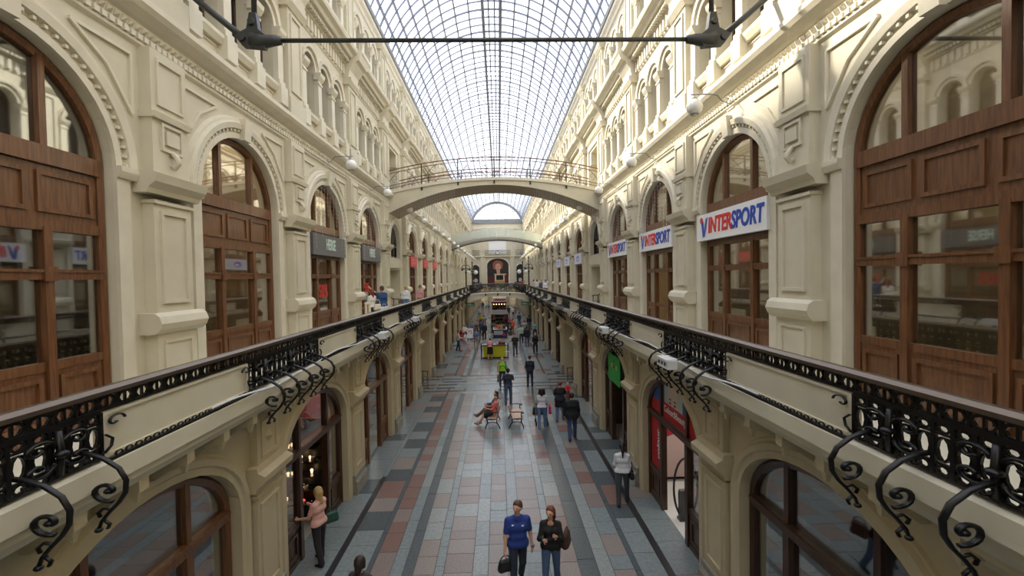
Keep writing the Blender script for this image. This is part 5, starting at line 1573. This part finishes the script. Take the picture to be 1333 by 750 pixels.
    for sd, (hp, kn, an, ft) in zip((-1, 1), Ls):
        fw = 0.094 if female else 0.088
        limbs += [(up(hp), up(kn), fw*s, 0.057*s), (up(kn), up(an), 0.055*s, 0.037*s), (up(an + V3(0, 0.01, -0.02)), up(an - V3(0, 0, 0.035) + 0.0*ft), 0.038*s, 0.036*s), (up(an - V3(0, 0, 0.04)), up(an + 0.145*ft - V3(0, 0, 0.045)), 0.036*s, 0.026*s)]
        trous += [(up(hp), up(kn), (fw+0.012)*s, 0.072*s), (up(kn), up(an - V3(0, 0, 0.01)), 0.070*s, 0.062*s)]
        feet += [(up(an - V3(0, -0.02, 0.042)), up(an + 0.05*ft - V3(0, 0, 0.040)), 0.040*s, 0.043*s), (up(an + 0.05*ft - V3(0, 0, 0.042)), up(an + 0.165*ft - V3(0, 0, 0.048)), 0.041*s, 0.030*s)]
    Vv, Ff = blob(torso + neck + head + limbs, h, 0.028*s)
    if d < 34:                                     # eyes and mouth where a face can be read
        for sd in (-1, 1):
            e = Hd((sd*0.032, -0.088, 0.018)); fing.ball(tuple(e), 0.011*s, 5, 1)
        p = Hd((0, -0.0935, -0.058)); fing.ball(tuple(p), 0.016*s, 5, 2, 0.4)
    body = smooth_obj('body', Vv, Ff, [skin, EYE, LIP], root, fing)
    # clothes
    infl = lambda P, e: [(a, b, ra + e*s, rb + e*s) for a, b, ra, rb in P]
    up_axis = T((0, 0, 2.0)) - T((0, 0, 1.0))
    tmat = top if not isinstance(top, tuple) else mat('cloth_%d_%d_%d' % top, top, 0.8, noise=0.06, nscale=25)
    bmat = bottom if not isinstance(bottom, tuple) else mat('cloth_%d_%d_%d' % bottom, bottom, 0.8, noise=0.10, nscale=18)
    tp = infl(torso, 0.012) + sleeve
    cuts = [(TT((0, 0, 0.93 - top_low)), -up_axis)]
    if coat:
        tp = infl(torso, 0.035) + infl(sleeve, 0.012) + [(TT((-0.09, 0.0, 0.95)), up(V3(-0.10, 0.01, 0.93 - top_low)), 0.13*s, 0.14*s), (TT((0.09, 0.0, 0.95)), up(V3(0.10, 0.01, 0.93 - top_low)), 0.13*s, 0.14*s)]
    cuts.append((TT((0, 0, 1.488)), up_axis))
    if neckline:
        cuts.append((TT((0, -0.10, 1.435)), 0.085*s)); cuts.append((TT((0, -0.13, 1.39)), 0.062*s))
    Vv, Ff = blob(tp, h, 0.05*s, cuts)
    smooth_obj('jacket' if coat else 'top', Vv, Ff, tmat, root)
    if legs == 'skirt':
        P = []
        for (hp, kn, an, ft) in Ls:
            e = hp + (kn - hp)*min(1.0, skirt_len/0.43)
            P += [(up(hp + V3(0, 0, 0.06)), up(e), 0.118*s, 0.112*s)]
        mid0 = (Ls[0][0] + Ls[1][0])/2; mid1 = (Ls[0][1] + Ls[1][1])/2
        P += [(up(mid0), up(mid0 + (mid1 - mid0)*min(1.0, skirt_len/0.43)), 0.11*s, 0.10*s), (TT((-0.07, 0, 0.98)), TT((0.07, 0, 0.98)), 0.118*s, 0.118*s)]
        e = up(mid0 + (mid1 - mid0)*min(1.1, skirt_len/0.43 + 0.06))
        dn = (mid1 - mid0)/np.linalg.norm(mid1 - mid0)
        Vv, Ff = blob(P, h, 0.05*s, [(e, dn), (TT((0, 0, 1.03)), up_axis)])
        smooth_obj('skirt', Vv, Ff, bmat, root)
    else:
        P = trous + [(TT((-0.09, 0, 0.95)), TT((0.09, 0, 0.95)), 0.117*s, 0.117*s)]
        if legs == 'shorts':
            P = [(a, a + (b-a)*0.9, ra, rb) for a, b, ra, rb in trous[0::2]] + P[-1:]
        Vv, Ff = blob(P, h, 0.022*s, [(TT((0, 0, 1.02)), up_axis)])
        smooth_obj('trousers', Vv, Ff, bmat, root)
    for q in (0, 2):
        Vv, Ff = blob(feet[q:q+2], h, 0.02*s)
        smooth_obj('shoe', Vv, Ff, shoes or SHOE_BLACK, root)
    # hair
    hm = mat('hair_' + hair, HAIRS[hair], 0.55, noise=0.2, nscale=40)
    P = [(Hd((0, 0.022, 0.045)), Hd((0, 0.030, 0.03)), 0.093*s, 0.090*s), (Hd((0, 0.05, 0.0)), Hd((0, 0.055, -0.03)), 0.070*s, 0.055*s)]
    if hstyle == 'short':
        P += [(Hd((sd*0.06, 0.02, 0.02)), Hd((sd*0.066, 0.02, 0.0)), 0.034*s, 0.022*s) for sd in (-1, 1)]
    elif hstyle in ('long', 'bob'):
        ln = -0.22 if hstyle == 'long' else -0.10
        P += [(Hd((sd*0.062, 0.022, 0.02)), Hd((sd*0.078, 0.03, ln + 0.06)), 0.045*s, 0.034*s) for sd in (-1, 1)] + [(Hd((0, 0.055, 0.0)), Hd((0, 0.085, ln)), 0.075*s, 0.055*s)]
    elif hstyle == 'pony':
        P += [(Hd((0, 0.10, 0.04)), Hd((0, 0.14, -0.05)), 0.032*s, 0.042*s), (Hd((0, 0.14, -0.05)), Hd((0, 0.14, -0.26)), 0.042*s, 0.018*s)]
    elif hstyle == 'curly':
        P += [(Hd((sd*0.07, 0.03, 0.04)), Hd((sd*0.095, 0.04, -0.09)), 0.075*s, 0.065*s) for sd in (-1, 1)] + [(Hd((0, 0.07, 0.03)), Hd((0, 0.09, -0.13)), 0.09*s, 0.075*s)]
    elif hstyle == 'bun':
        P += [(Hd((0, 0.11, 0.07)), Hd((0, 0.115, 0.06)), 0.045*s, 0.045*s)]
    cutn = (Hd((0, -1.0, -0.55)) - Hd((0, 0, 0)))/np.linalg.norm(Hd((0, -1.0, -0.55)) - Hd((0, 0, 0)))
    Vv, Ff = blob(P, min(h, 0.022), 0.03*s, [(Hd((0, -0.045, 0.045)), cutn)])
    smooth_obj('hair', Vv, Ff, hm, root)
    # where hands are, in world space, for what they carry
    c, q = math.cos(rad(face)), math.sin(rad(face))
    hands = []
    for (S, E, W, f) in As:
        p = up(W + 0.09*f)
        hands.append((x + p[0]*c - p[1]*q, y + p[0]*q + p[1]*c, z + p[2]))
    return hands

def handbag(name, label, loc, rz, w, h, d, color, strap=0.25, cat='bag', rough=0.5):
    """Soft bag hanging from loc (the top of its strap)."""
    t = tag(empty(name, loc, math.radians(rz)), label, cat)
    m = mat('bag_%d_%d_%d' % color, color, rough)
    P = [((-w/2+d/2, 0, -strap-h+d/2), (w/2-d/2, 0, -strap-h+d/2), d/2, d/2), ((-w*0.40+d/3, 0, -strap-d/3), (w*0.40-d/3, 0, -strap-d/3), d/3, d/3), ((0, 0, -strap-h+d/2), (0, 0, -strap-d/2), d*0.5, d*0.4),
         ((-w*0.3, 0, -strap-h*0.8), (-w*0.28, 0, -strap-h*0.25), d*0.45, d*0.35), ((w*0.3, 0, -strap-h*0.8), (w*0.28, 0, -strap-h*0.25), d*0.45, d*0.35)]
    Vv, Ff = blob(P, 0.018, 0.05)
    smooth_obj('bag_body', Vv, Ff, m, t)
    n = 10
    MB().tube([(w*0.36*math.cos(PI*i/n), 0, -strap - 0.02 + strap*math.sin(PI*i/n)) for i in range(n+1)], 0.010, 6).build('strap', m, t)
    return t

JEANS = (58, 74, 104); JEANS_L = (88, 112, 150); DKJEANS = (34, 42, 60); BLACKC = (26, 26, 30)
# the couple walking towards the viewer
hm_ = person('man in blue t-shirt and dark jeans walking beside the woman in black', 0.43, 8.99, 0, 1.80, 8, (34, 58, 132), (36, 42, 56), 'brown', 'short', 'short', lp=(14, -14), kb=(6, 18), arms=((4, 10, 10), (-6, 12, 14)), head_turn=-38, spread=3, top_low=0.10)
pr = MB()
for px_, pz_ in ((-0.115, 1.37), (0.08, 1.345)):
    pr.box(px_-0.020, px_+0.020, -0.138, -0.105, pz_-0.006, pz_+0.006)
pr.build('shirt_print', mat('pale_shirt_print', (196, 204, 220), 0.7), [o for o in scene.objects if o.get('label', '').startswith('man in blue t-shirt')][0])
handbag('shoulder_bag', 'black round bag held low by the man in blue', (hm_[0][0], hm_[0][1], hm_[0][2] + 0.02), 20, 0.28, 0.22, 0.14, (24, 24, 28), 0.10)
t = tag(empty('wrist_watch', (hm_[1][0], hm_[1][1], hm_[1][2] + 0.09)), 'dark wrist watch of the man in blue', 'watch')
MB().tube([(0.036*math.cos(2*PI*i/14), 0.036*math.sin(2*PI*i/14), 0) for i in range(14)], 0.009, 6, closed=True).build('strap', IRON, t)
MB().box(-0.016, 0.016, -0.048, -0.036, -0.016, 0.016).build('dial', IRON_GREY, t)
hw_ = person('woman with auburn hair in low cut black top and jeans beside the man in blue', 1.08, 8.96, 0, 1.68, -8, (20, 18, 20), (74, 94, 128), 'auburn', 'long', 'long', lp=(12, -12), kb=(5, 16), arms=((26, 12, 88, 30), (30, 14, 100, 34)), head_turn=-25, female=True, neckline=True, spread=2, top_low=0.08)
handbag('brown_bag', 'brown bag with black jacket over it on the arm of the woman in black', (1.40, 9.08, 1.20), 70, 0.34, 0.30, 0.15, (72, 44, 34), 0.10)
# left foreground
hl_ = person('long haired woman in pink top and dark trousers looking into the lower left shop', -3.90, 10.12, 0, 1.68, -110, (222, 170, 160), (40, 36, 40), 'blond', 'long', 'short', lp=(6, -8), kb=(3, 8), arms=((30, 6, 70), (18, 10, 60)), female=True, top_low=0.02)
handbag('green_bag', 'dark green bag at the side of the woman in pink by the lower left shop', (-3.70, 10.36, 1.14), 40, 0.30, 0.22, 0.12, (30, 70, 58), 0.14)
person('dark haired woman in a dark top whose head shows at the lower edge', -2.22, 7.55, 0, 1.66, 165, (58, 44, 44), (40, 40, 48), 'dark', 'bob', 'long', lp=(8, -8), female=True)
# right foreground
hr_ = person('woman in white blouse and grey trousers with a black ponytail by the right shops', 3.40, 12.28, 0, 1.67, 172, (214, 216, 222), (58, 64, 68), 'black', 'pony', 'mid', lp=(8, -10), kb=(3, 10), arms=((2, 8, 12), (14, 8, 40)), female=True)
handbag('black_handbag', 'black shoulder bag of the woman in the white blouse', (3.64, 12.22, 1.16), 80, 0.28, 0.20, 0.11, (22, 22, 26), 0.24)
person('stocky man in black jacket and jeans walking away at the right', 2.83, 17.31, 0, 1.82, 178, (26, 27, 32), (52, 66, 98), 'black', 'short', 'long', lp=(16, -14), kb=(5, 22), arms=((4, 10, 14), (10, 10, 10)), coat=True, top_low=0.12, head_tilt=-12)
hc_ = person('red haired woman in long dark coat carrying a child', 2.68, 19.6, 0, 1.72, 172, (24, 26, 38), (84, 104, 138), 'red', 'short', 'long', lp=(10, -10), kb=(4, 14), arms=((40, 16, 70), (34, 12, 80)), female=True, coat=True, top_low=0.30)
person('small fair haired child in red carried on the arm', 2.99, 19.42, 0.86, 0.86, 10, (190, 48, 44), (120, 60, 60), 'blond', 'short', 'long', seat=None, lp=(20, 10), kb=(30, 30), arms=((40, 10, 50), (40, 10, 50)), vox=0.017)
hs_ = person('woman with dark curly hair in white top and blue jeans pushing the stroller', 1.81, 18.64, 0, 1.66, 176, (206, 202, 212), JEANS_L, 'black', 'curly', 'long', lp=(8, -10), kb=(3, 12), arms=((24, 6, 40), (24, 6, 40)), female=True, shoes=mat('white_shoes', (220, 220, 220), 0.5))
t = tag(empty('stroller', (1.84, 19.22, 0)), 'dark folding stroller pushed by the curly haired woman', 'stroller')
m = MB()
for sg_ in (-1, 1):
    m.tube([(sg_*0.24, -0.30, 1.0), (sg_*0.24, -0.2, 0.95), (sg_*0.24, 0.30, 0.22)], 0.016, 6); m.tube([(sg_*0.24, -0.22, 0.14), (sg_*0.24, 0.05, 0.58)], 0.016, 6)
    m.tube([(sg_*0.24, 0.05, 0.58), (sg_*0.24, 0.35, 0.60)], 0.014, 6)
m.tube([(-0.24, -0.30, 1.0), (0.24, -0.30, 1.0)], 0.018, 6); m.tube([(-0.24, -0.22, 0.14), (0.24, -0.22, 0.14)], 0.012, 5)
m.build('frame', mat('grey_tube', (130, 132, 136), 0.35, metal=0.7), t)
MB().add([(-0.22, -0.05, 0.45), (0.22, -0.05, 0.45), (0.22, 0.30, 0.42), (-0.22, 0.30, 0.42), (-0.22, -0.16, 0.88), (0.22, -0.16, 0.88), (-0.22, -0.05, 0.40), (0.22, -0.05, 0.40), (0.22, 0.30, 0.37), (-0.22, 0.30, 0.37), (-0.22, -0.20, 0.86), (0.22, -0.20, 0.86)],
         [(0, 1, 2, 3), (4, 5, 1, 0), (9, 8, 7, 6), (6, 7, 11, 10), (3, 2, 8, 9), (4, 0, 6, 10), (1, 5, 11, 7), (5, 4, 10, 11), (0, 3, 9, 6), (2, 1, 7, 8)]).build('seat', mat('black_fabric', (28, 28, 32), 0.8), t)
for sx_ in (-0.24, 0.24):
    for sy_ in (-0.22, 0.30):
        k_ = MB().lathe([(0.05, -0.03), (0.085, -0.02), (0.085, 0.02), (0.05, 0.03)], k=12); w_ = MB(); w_.add([(p[2], p[0], p[1]) for p in k_.v], k_.f, 0, True); w_.build('wheel', IRON, t, (sx_, sy_, 0.085))
handbag('pink_bag', 'bright pink bag hanging from the stroller handle', (2.16, 18.86, 0.98), 90, 0.26, 0.34, 0.12, (190, 44, 110), 0.10)
handbag('dark_bag', 'black square bag hanging at the left of the stroller', (1.50, 18.86, 0.92), 90, 0.26, 0.32, 0.12, (30, 30, 34), 0.08)
# seated women on the bench
person('seated woman in coral top with black skirt and legs stretched out', -0.17, 19.15, 0, 1.66, -90, (214, 110, 104), (26, 24, 28), 'dark', 'bun', 'mid', legs='skirt', lp=(84, 80), kb=(62, 40), arms=((30, 8, 80, 40), (26, 8, 70, 30)), seat=0.44, lean=-10, female=True, head_turn=50, skirt_len=0.40, shoes=mat('brown_sandals', (110, 74, 52), 0.5))
person('seated woman in denim jacket and brown trousers behind the coral top', -0.15, 19.72, 0, 1.66, -90, (72, 88, 112), (92, 70, 58), 'dark', 'long', 'long', legs='trousers', lp=(88, 86), kb=(40, 24), arms=((30, 8, 60, 20), (30, 8, 60, 20)), seat=0.44, lean=-8, female=True, head_turn=20, shoes=mat('brown_sandals', (110, 74, 52), 0.5))
handbag('dark_lap_bag', 'dark bag in the lap of the seated women', (-0.36, 19.42, 0.82), 0, 0.24, 0.16, 0.12, (30, 28, 34), 0.08)
# mid hall
person('man in navy shirt and jeans walking away behind the benches', 0.51, 22.29, 0, 1.80, 180, (36, 44, 62), (66, 80, 108), 'black', 'short', 'short', lp=(10, -10), arms=((34, 14, 60), (34, 14, 60)), head_tilt=-14, top_low=-0.04)
hg_ = person('blond woman in lime top and green jacket with a black bag walking this way', 0.25, 26.1, 0, 1.70, 4, (142, 186, 40), (46, 50, 64), 'fair', 'bob', None, lp=(12, -12), arms=((8, 12, 10), (4, 12, 10)), female=True)
handbag('black_briefcase', 'flat black bag in the hand of the woman in green', (hg_[0][0], hg_[0][1], hg_[0][2] + 0.02), 90, 0.34, 0.40, 0.10, (24, 24, 26), 0.08)
GJ = mat('cloth_green_jacket', (60, 130, 78), 0.8)
def open_jacket(x, y, face, H, m):
    s = H/1.75
    t = tag(empty('open_jacket', (x, y, 0), math.radians(face)), 'green open jacket worn by the woman in the lime top', 'jacket')
    for sd in (-1, 1):
        Vv, Ff = blob([((sd*0.15*s, 0.03, 1.41*s), (sd*0.23*s, 0.0, 1.12*s), 0.068*s, 0.06*s), ((sd*0.23*s, 0.0, 1.12*s), (sd*0.26*s, -0.08, 0.90*s), 0.058*s, 0.048*s), ((sd*0.12*s, 0.03, 1.38*s), (sd*0.125*s, 0.03, 0.98*s), 0.085*s, 0.10*s)], 0.026, 0.04)
        smooth_obj('front_half', Vv, Ff, m, t)
open_jacket(0.25, 26.1, 4, 1.70, GJ)
person('man in plain dark navy clothes standing alone before the crossing stripes', 1.80, 25.77, 0, 1.78, 178, (28, 34, 52), (30, 36, 54), 'black', 'short', 'long', lp=(5, -6), arms=((20, 6, 30), (20, 6, 30)))
person('woman in pink top and black skirt leaning on the yellow counter', -0.61, 34.75, 0, 1.66, 178, (214, 140, 156), (28, 26, 30), 'brown', 'bun', 'short', legs='skirt', skirt_len=0.46, lp=(4, -4), lean=16, arms=((40, 8, 20), (40, 8, 20)), female=True)
person('man in black t-shirt and jeans walking this way beside the yellow counter', 1.34, 35.95, 0, 1.80, 0, (26, 26, 30), (56, 72, 100), 'dark', 'short', 'short', lp=(14, -12), arms=((8, 10, 14), (-4, 10, 10)))
person('woman in black with fair hair on the right near the pillars', 3.01, 37.18, 0, 1.68, 0, (26, 25, 28), (26, 26, 30), 'fair', 'short', 'long', lp=(10, -8), female=True)
person('man in white and green shirt left of the broad black jacket', 2.15, 42.6, 0, 1.78, 180, (170, 190, 170), (46, 56, 76), 'brown', 'short', 'short', lp=(10, -10))
person('broad man in black jacket and blue jeans walking away down the hall', 2.56, 40.8, 0, 1.84, 180, (28, 28, 34), (60, 76, 108), 'black', 'short', 'long', lp=(14, -12), coat=True, top_low=0.08)
person('woman in turquoise top by the right hand pillars', 3.72, 46.55, 0, 1.68, -10, (110, 168, 170), (34, 34, 40), 'dark', 'bob', 'short', lp=(5, -5), female=True)
person('dark haired woman in white skirt beside the dark stall', 1.10, 41.2, 0, 1.66, 178, (70, 66, 70), (190, 188, 192), 'black', 'bob', 'short', lp=(8, -8), legs='skirt', skirt_len=0.43, female=True)
person('person in orange red leaning at the long stall', 1.55, 50.2, 0, 1.70, 120, (214, 84, 50), (150, 60, 50), 'brown', 'short', 'long', lp=(5, -5), lean=10)
person('woman in rose coloured blouse beside the long stall', 1.35, 54.0, 0, 1.68, 150, (190, 116, 124), (60, 56, 64), 'brown', 'bob', 'short', lp=(6, -6), female=True)
person('person in denim jacket and jeans walking away in the right lane', 2.62, 57.8, 0, 1.78, 180, (72, 86, 108), (64, 80, 110), 'dark', 'short', 'long', lp=(14, -12))
person('person in dark top with a white bag before the right pillars', 3.55, 53.4, 0, 1.72, 170, (34, 38, 52), (90, 90, 96), 'dark', 'short', 'long', lp=(8, -8))
person('auburn haired person in a pale shirt beyond the broad black jacket', 2.72, 47.8, 0, 1.70, 180, (160, 150, 150), (70, 78, 98), 'auburn', 'short', 'short', lp=(8, -8))
person('man in dark green shirt further down the right lane', 1.58, 71.5, 0, 1.78, 180, (46, 54, 48), (36, 36, 40), 'dark', 'short', 'short', lp=(8, -8))
person('person in white shirt further down the right lane', 2.22, 70.0, 0, 1.72, 180, (204, 204, 208), (60, 66, 80), 'dark', 'short', 'short', lp=(8, -8))
person('fair haired person in brown far down the right lane', 2.72, 75.7, 0, 1.76, 0, (150, 116, 92), (140, 112, 92), 'blond', 'long', 'long', lp=(6, -6), female=True)
person('dark figure standing at the far end of the hall', 1.25, 97.0, 0, 1.80, 0, (26, 26, 30), (26, 26, 30), 'dark', 'short', 'long')
# left lane
person('man in grey white shirt and jeans by the left pillars', -3.38, 39.26, 0, 1.76, 90, (176, 172, 166), (48, 58, 84), 'dark', 'short', 'long', lp=(8, -8), arms=((20, 8, 60), (20, 8, 60)))
person('woman in white blouse and pale pink trousers walking left', -2.79, 39.18, 0, 1.70, -60, (216, 208, 208), (198, 164, 166), 'black', 'bob', 'long', lp=(18, -16), kb=(4, 20), female=True, shoes=mat('red_shoes', (150, 40, 40), 0.5))
person('man in blue shirt and khaki trousers seen from behind', -1.91, 39.9, 0, 1.78, 180, (98, 116, 150), (150, 138, 118), 'brown', 'short', 'short', lp=(6, -6))
person('person all in black before the long stall', -1.38, 45.7, 0, 1.78, 10, (24, 23, 26), (24, 23, 26), 'dark', 'short', 'long', lp=(6, -6))
person('person in grey blue jacket in the left group', -2.62, 47.3, 0, 1.72, 30, (84, 92, 116), (52, 60, 84), 'dark', 'short', 'long', lp=(6, -6))
person('person in brown top inside the left group', -2.22, 48.3, 0, 1.74, -20, (110, 92, 80), (60, 58, 64), 'black', 'bob', 'long', lp=(6, -6), female=True)
person('person in navy jacket at the right of the left group', -1.80, 48.6, 0, 1.76, 180, (44, 54, 92), (50, 54, 70), 'dark', 'short', 'long', lp=(6, -6))
person('person in white standing by the red toy car', -3.30, 45.2, 0, 1.66, 20, (206, 204, 206), (70, 66, 76), 'grey', 'short', 'short', lp=(6, -6))
person('man in grey shirt with dark hair beyond the black clothed person', -1.66, 54.6, 0, 1.78, 180, (120, 118, 116), (70, 70, 76), 'black', 'short', 'short', lp=(6, -6))
person('person in black jacket over a yellow top in the left lane', -2.25, 58.6, 0, 1.74, 0, (190, 180, 50), (32, 34, 44), 'dark', 'short', 'long', lp=(8, -8))
person('person in pale blue walking far down the left lane', -2.95, 69.9, 0, 1.72, 0, (150, 166, 184), (110, 116, 128), 'dark', 'short', 'short', lp=(8, -8))
person('person in dark blue in the far trio at the left', -3.0, 87.9, 0, 1.76, 180, (52, 60, 96), (44, 48, 66), 'dark', 'short', 'long', lp=(8, -8))
person('person in white in the middle of the far trio', -2.4, 87.8, 0, 1.74, 180, (200, 200, 204), (120, 120, 128), 'brown', 'short', 'short', lp=(8, -8))
person('person in turquoise at the right of the far trio', -1.85, 87.6, 0, 1.70, 180, (110, 170, 190), (60, 66, 84), 'dark', 'short', 'short', lp=(8, -8), female=True)
# galleries
GZ0 = 4.12
hq = person('woman with reddish hair in white t-shirt at the left gallery shop window', -5.32, 19.95, GZ0, 1.68, -120, (226, 222, 216), (46, 54, 54), 'red', 'long', 'short', lp=(4, -4), arms=((10, 8, 60), (10, 8, 40)), female=True)
handbag('cream_bag', 'cream shoulder bag of the woman in the white t-shirt on the left gallery', (-5.05, 19.82, 5.38), 40, 0.34, 0.26, 0.14, (214, 206, 186), 0.22)
t = tag(empty('cream_jacket', (-5.40, 19.66, 5.20), 0.4), 'pale cream jacket hanging over the arm of the woman in the white t-shirt', 'jacket')
Vv, Ff = blob([((-0.09, 0, 0), (-0.08, 0, -0.62), 0.05, 0.06), ((0.05, 0.0, 0), (0.06, 0, -0.52), 0.05, 0.06), ((-0.1, 0, 0.0), (0.08, 0, 0.0), 0.055, 0.055)], 0.02, 0.04)
smooth_obj('cloth', Vv, Ff, mat('cloth_cream_jacket', (222, 212, 188), 0.8), t)
hb = person('man in blue denim jacket pointing at the left gallery shop window', -4.98, 20.35, GZ0, 1.80, -125, (42, 74, 120), (66, 68, 72), 'brown', 'short', 'long', lp=(4, -4), arms=((6, 8, 20), (118, 10, 10)), coat=True, top_low=0.02)
t = tag(empty('shopping_bag', (-4.78, 19.86, 4.62), 0.35), 'white shopping bag with a blue square held by the man in denim', 'bag')
MB().taper((0, 0), (0.15, 0.05), (0.16, 0.06), 0, 0.42).build('paper', WHITE, t)
MB().box(-0.07, 0.07, -0.066, -0.055, 0.13, 0.29).build('blue_square', mat('royal_blue_print', (30, 50, 150), 0.5), t)
MB().tube([(0.07*math.cos(PI*i/8), 0, 0.42 + 0.12*math.sin(PI*i/8)) for i in range(9)], 0.006, 5).build('handle', WHITE, t)
person('grey haired woman in white shirt and denim skirt on the left gallery', -5.0, 25.6, GZ0, 1.72, 178, (226, 228, 234), (96, 118, 148), 'blond', 'short', 'long', legs='skirt', skirt_len=0.42, lp=(6, -6), arms=((4, 14, 8), (-2, 12, 12)), female=True)
handbag('brown_shoulder_bag', 'brown shoulder bag of the woman in the denim skirt', (-5.26, 25.5, 5.42), 90, 0.30, 0.24, 0.12, (96, 70, 60), 0.30)
person('woman in pink blouse with dark hair walking this way on the left gallery', -4.95, 29.9, GZ0, 1.68, 10, (214, 158, 166), (170, 140, 110), 'black', 'bob', 'long', lp=(10, -8), arms=((10, 8, 14), (20, 8, 60)), female=True)
for x_, y_, fc, tc, bc, hr, lab in ((4.9, 47.0, 0, (222, 220, 226), (120, 120, 124), 'dark', 'woman in white top and grey skirt walking this way on the right gallery'),
                              (5.1, 48.6, 0, (52, 54, 64), (48, 50, 60), 'dark', 'man in dark suit behind the white top on the right gallery'),
                              (4.55, 47.6, 0, (80, 82, 94), (60, 60, 68), 'brown', 'man in grey jacket left of the white top on the right gallery'),
                              (4.5, 52.5, 160, (214, 212, 210), (70, 70, 84), 'dark', 'person in white shirt at the gallery railing'),
                              (4.4, 56.0, 170, (196, 190, 180), (60, 62, 76), 'brown', 'person in beige shirt at the right gallery corner')):
    person(lab, x_, y_, GZ0, 1.76, fc, tc, bc, hr, 'short', 'long', lp=(8, -8))
person('person in red top on the far gallery bridge', 3.1, 58.2, 4.2, 1.62, 90, (206, 64, 48), (40, 40, 50), 'dark', 'short', 'long', lp=(4, -4))

# ------------------------------------------------------------------ turn the lettering into plain meshes
bpy.context.view_layer.update()
dg = bpy.context.evaluated_depsgraph_get()
for o in [o for o in scene.objects if o.type == 'FONT']:
    me = bpy.data.meshes.new_from_object(o.evaluated_get(dg), depsgraph=dg)
    n = inst(me, 'lettering', o.parent)
    n.location = o.location; n.rotation_euler = o.rotation_euler; n.scale = o.scale
    nm = o.name
    bpy.data.objects.remove(o)
    n.name = nm
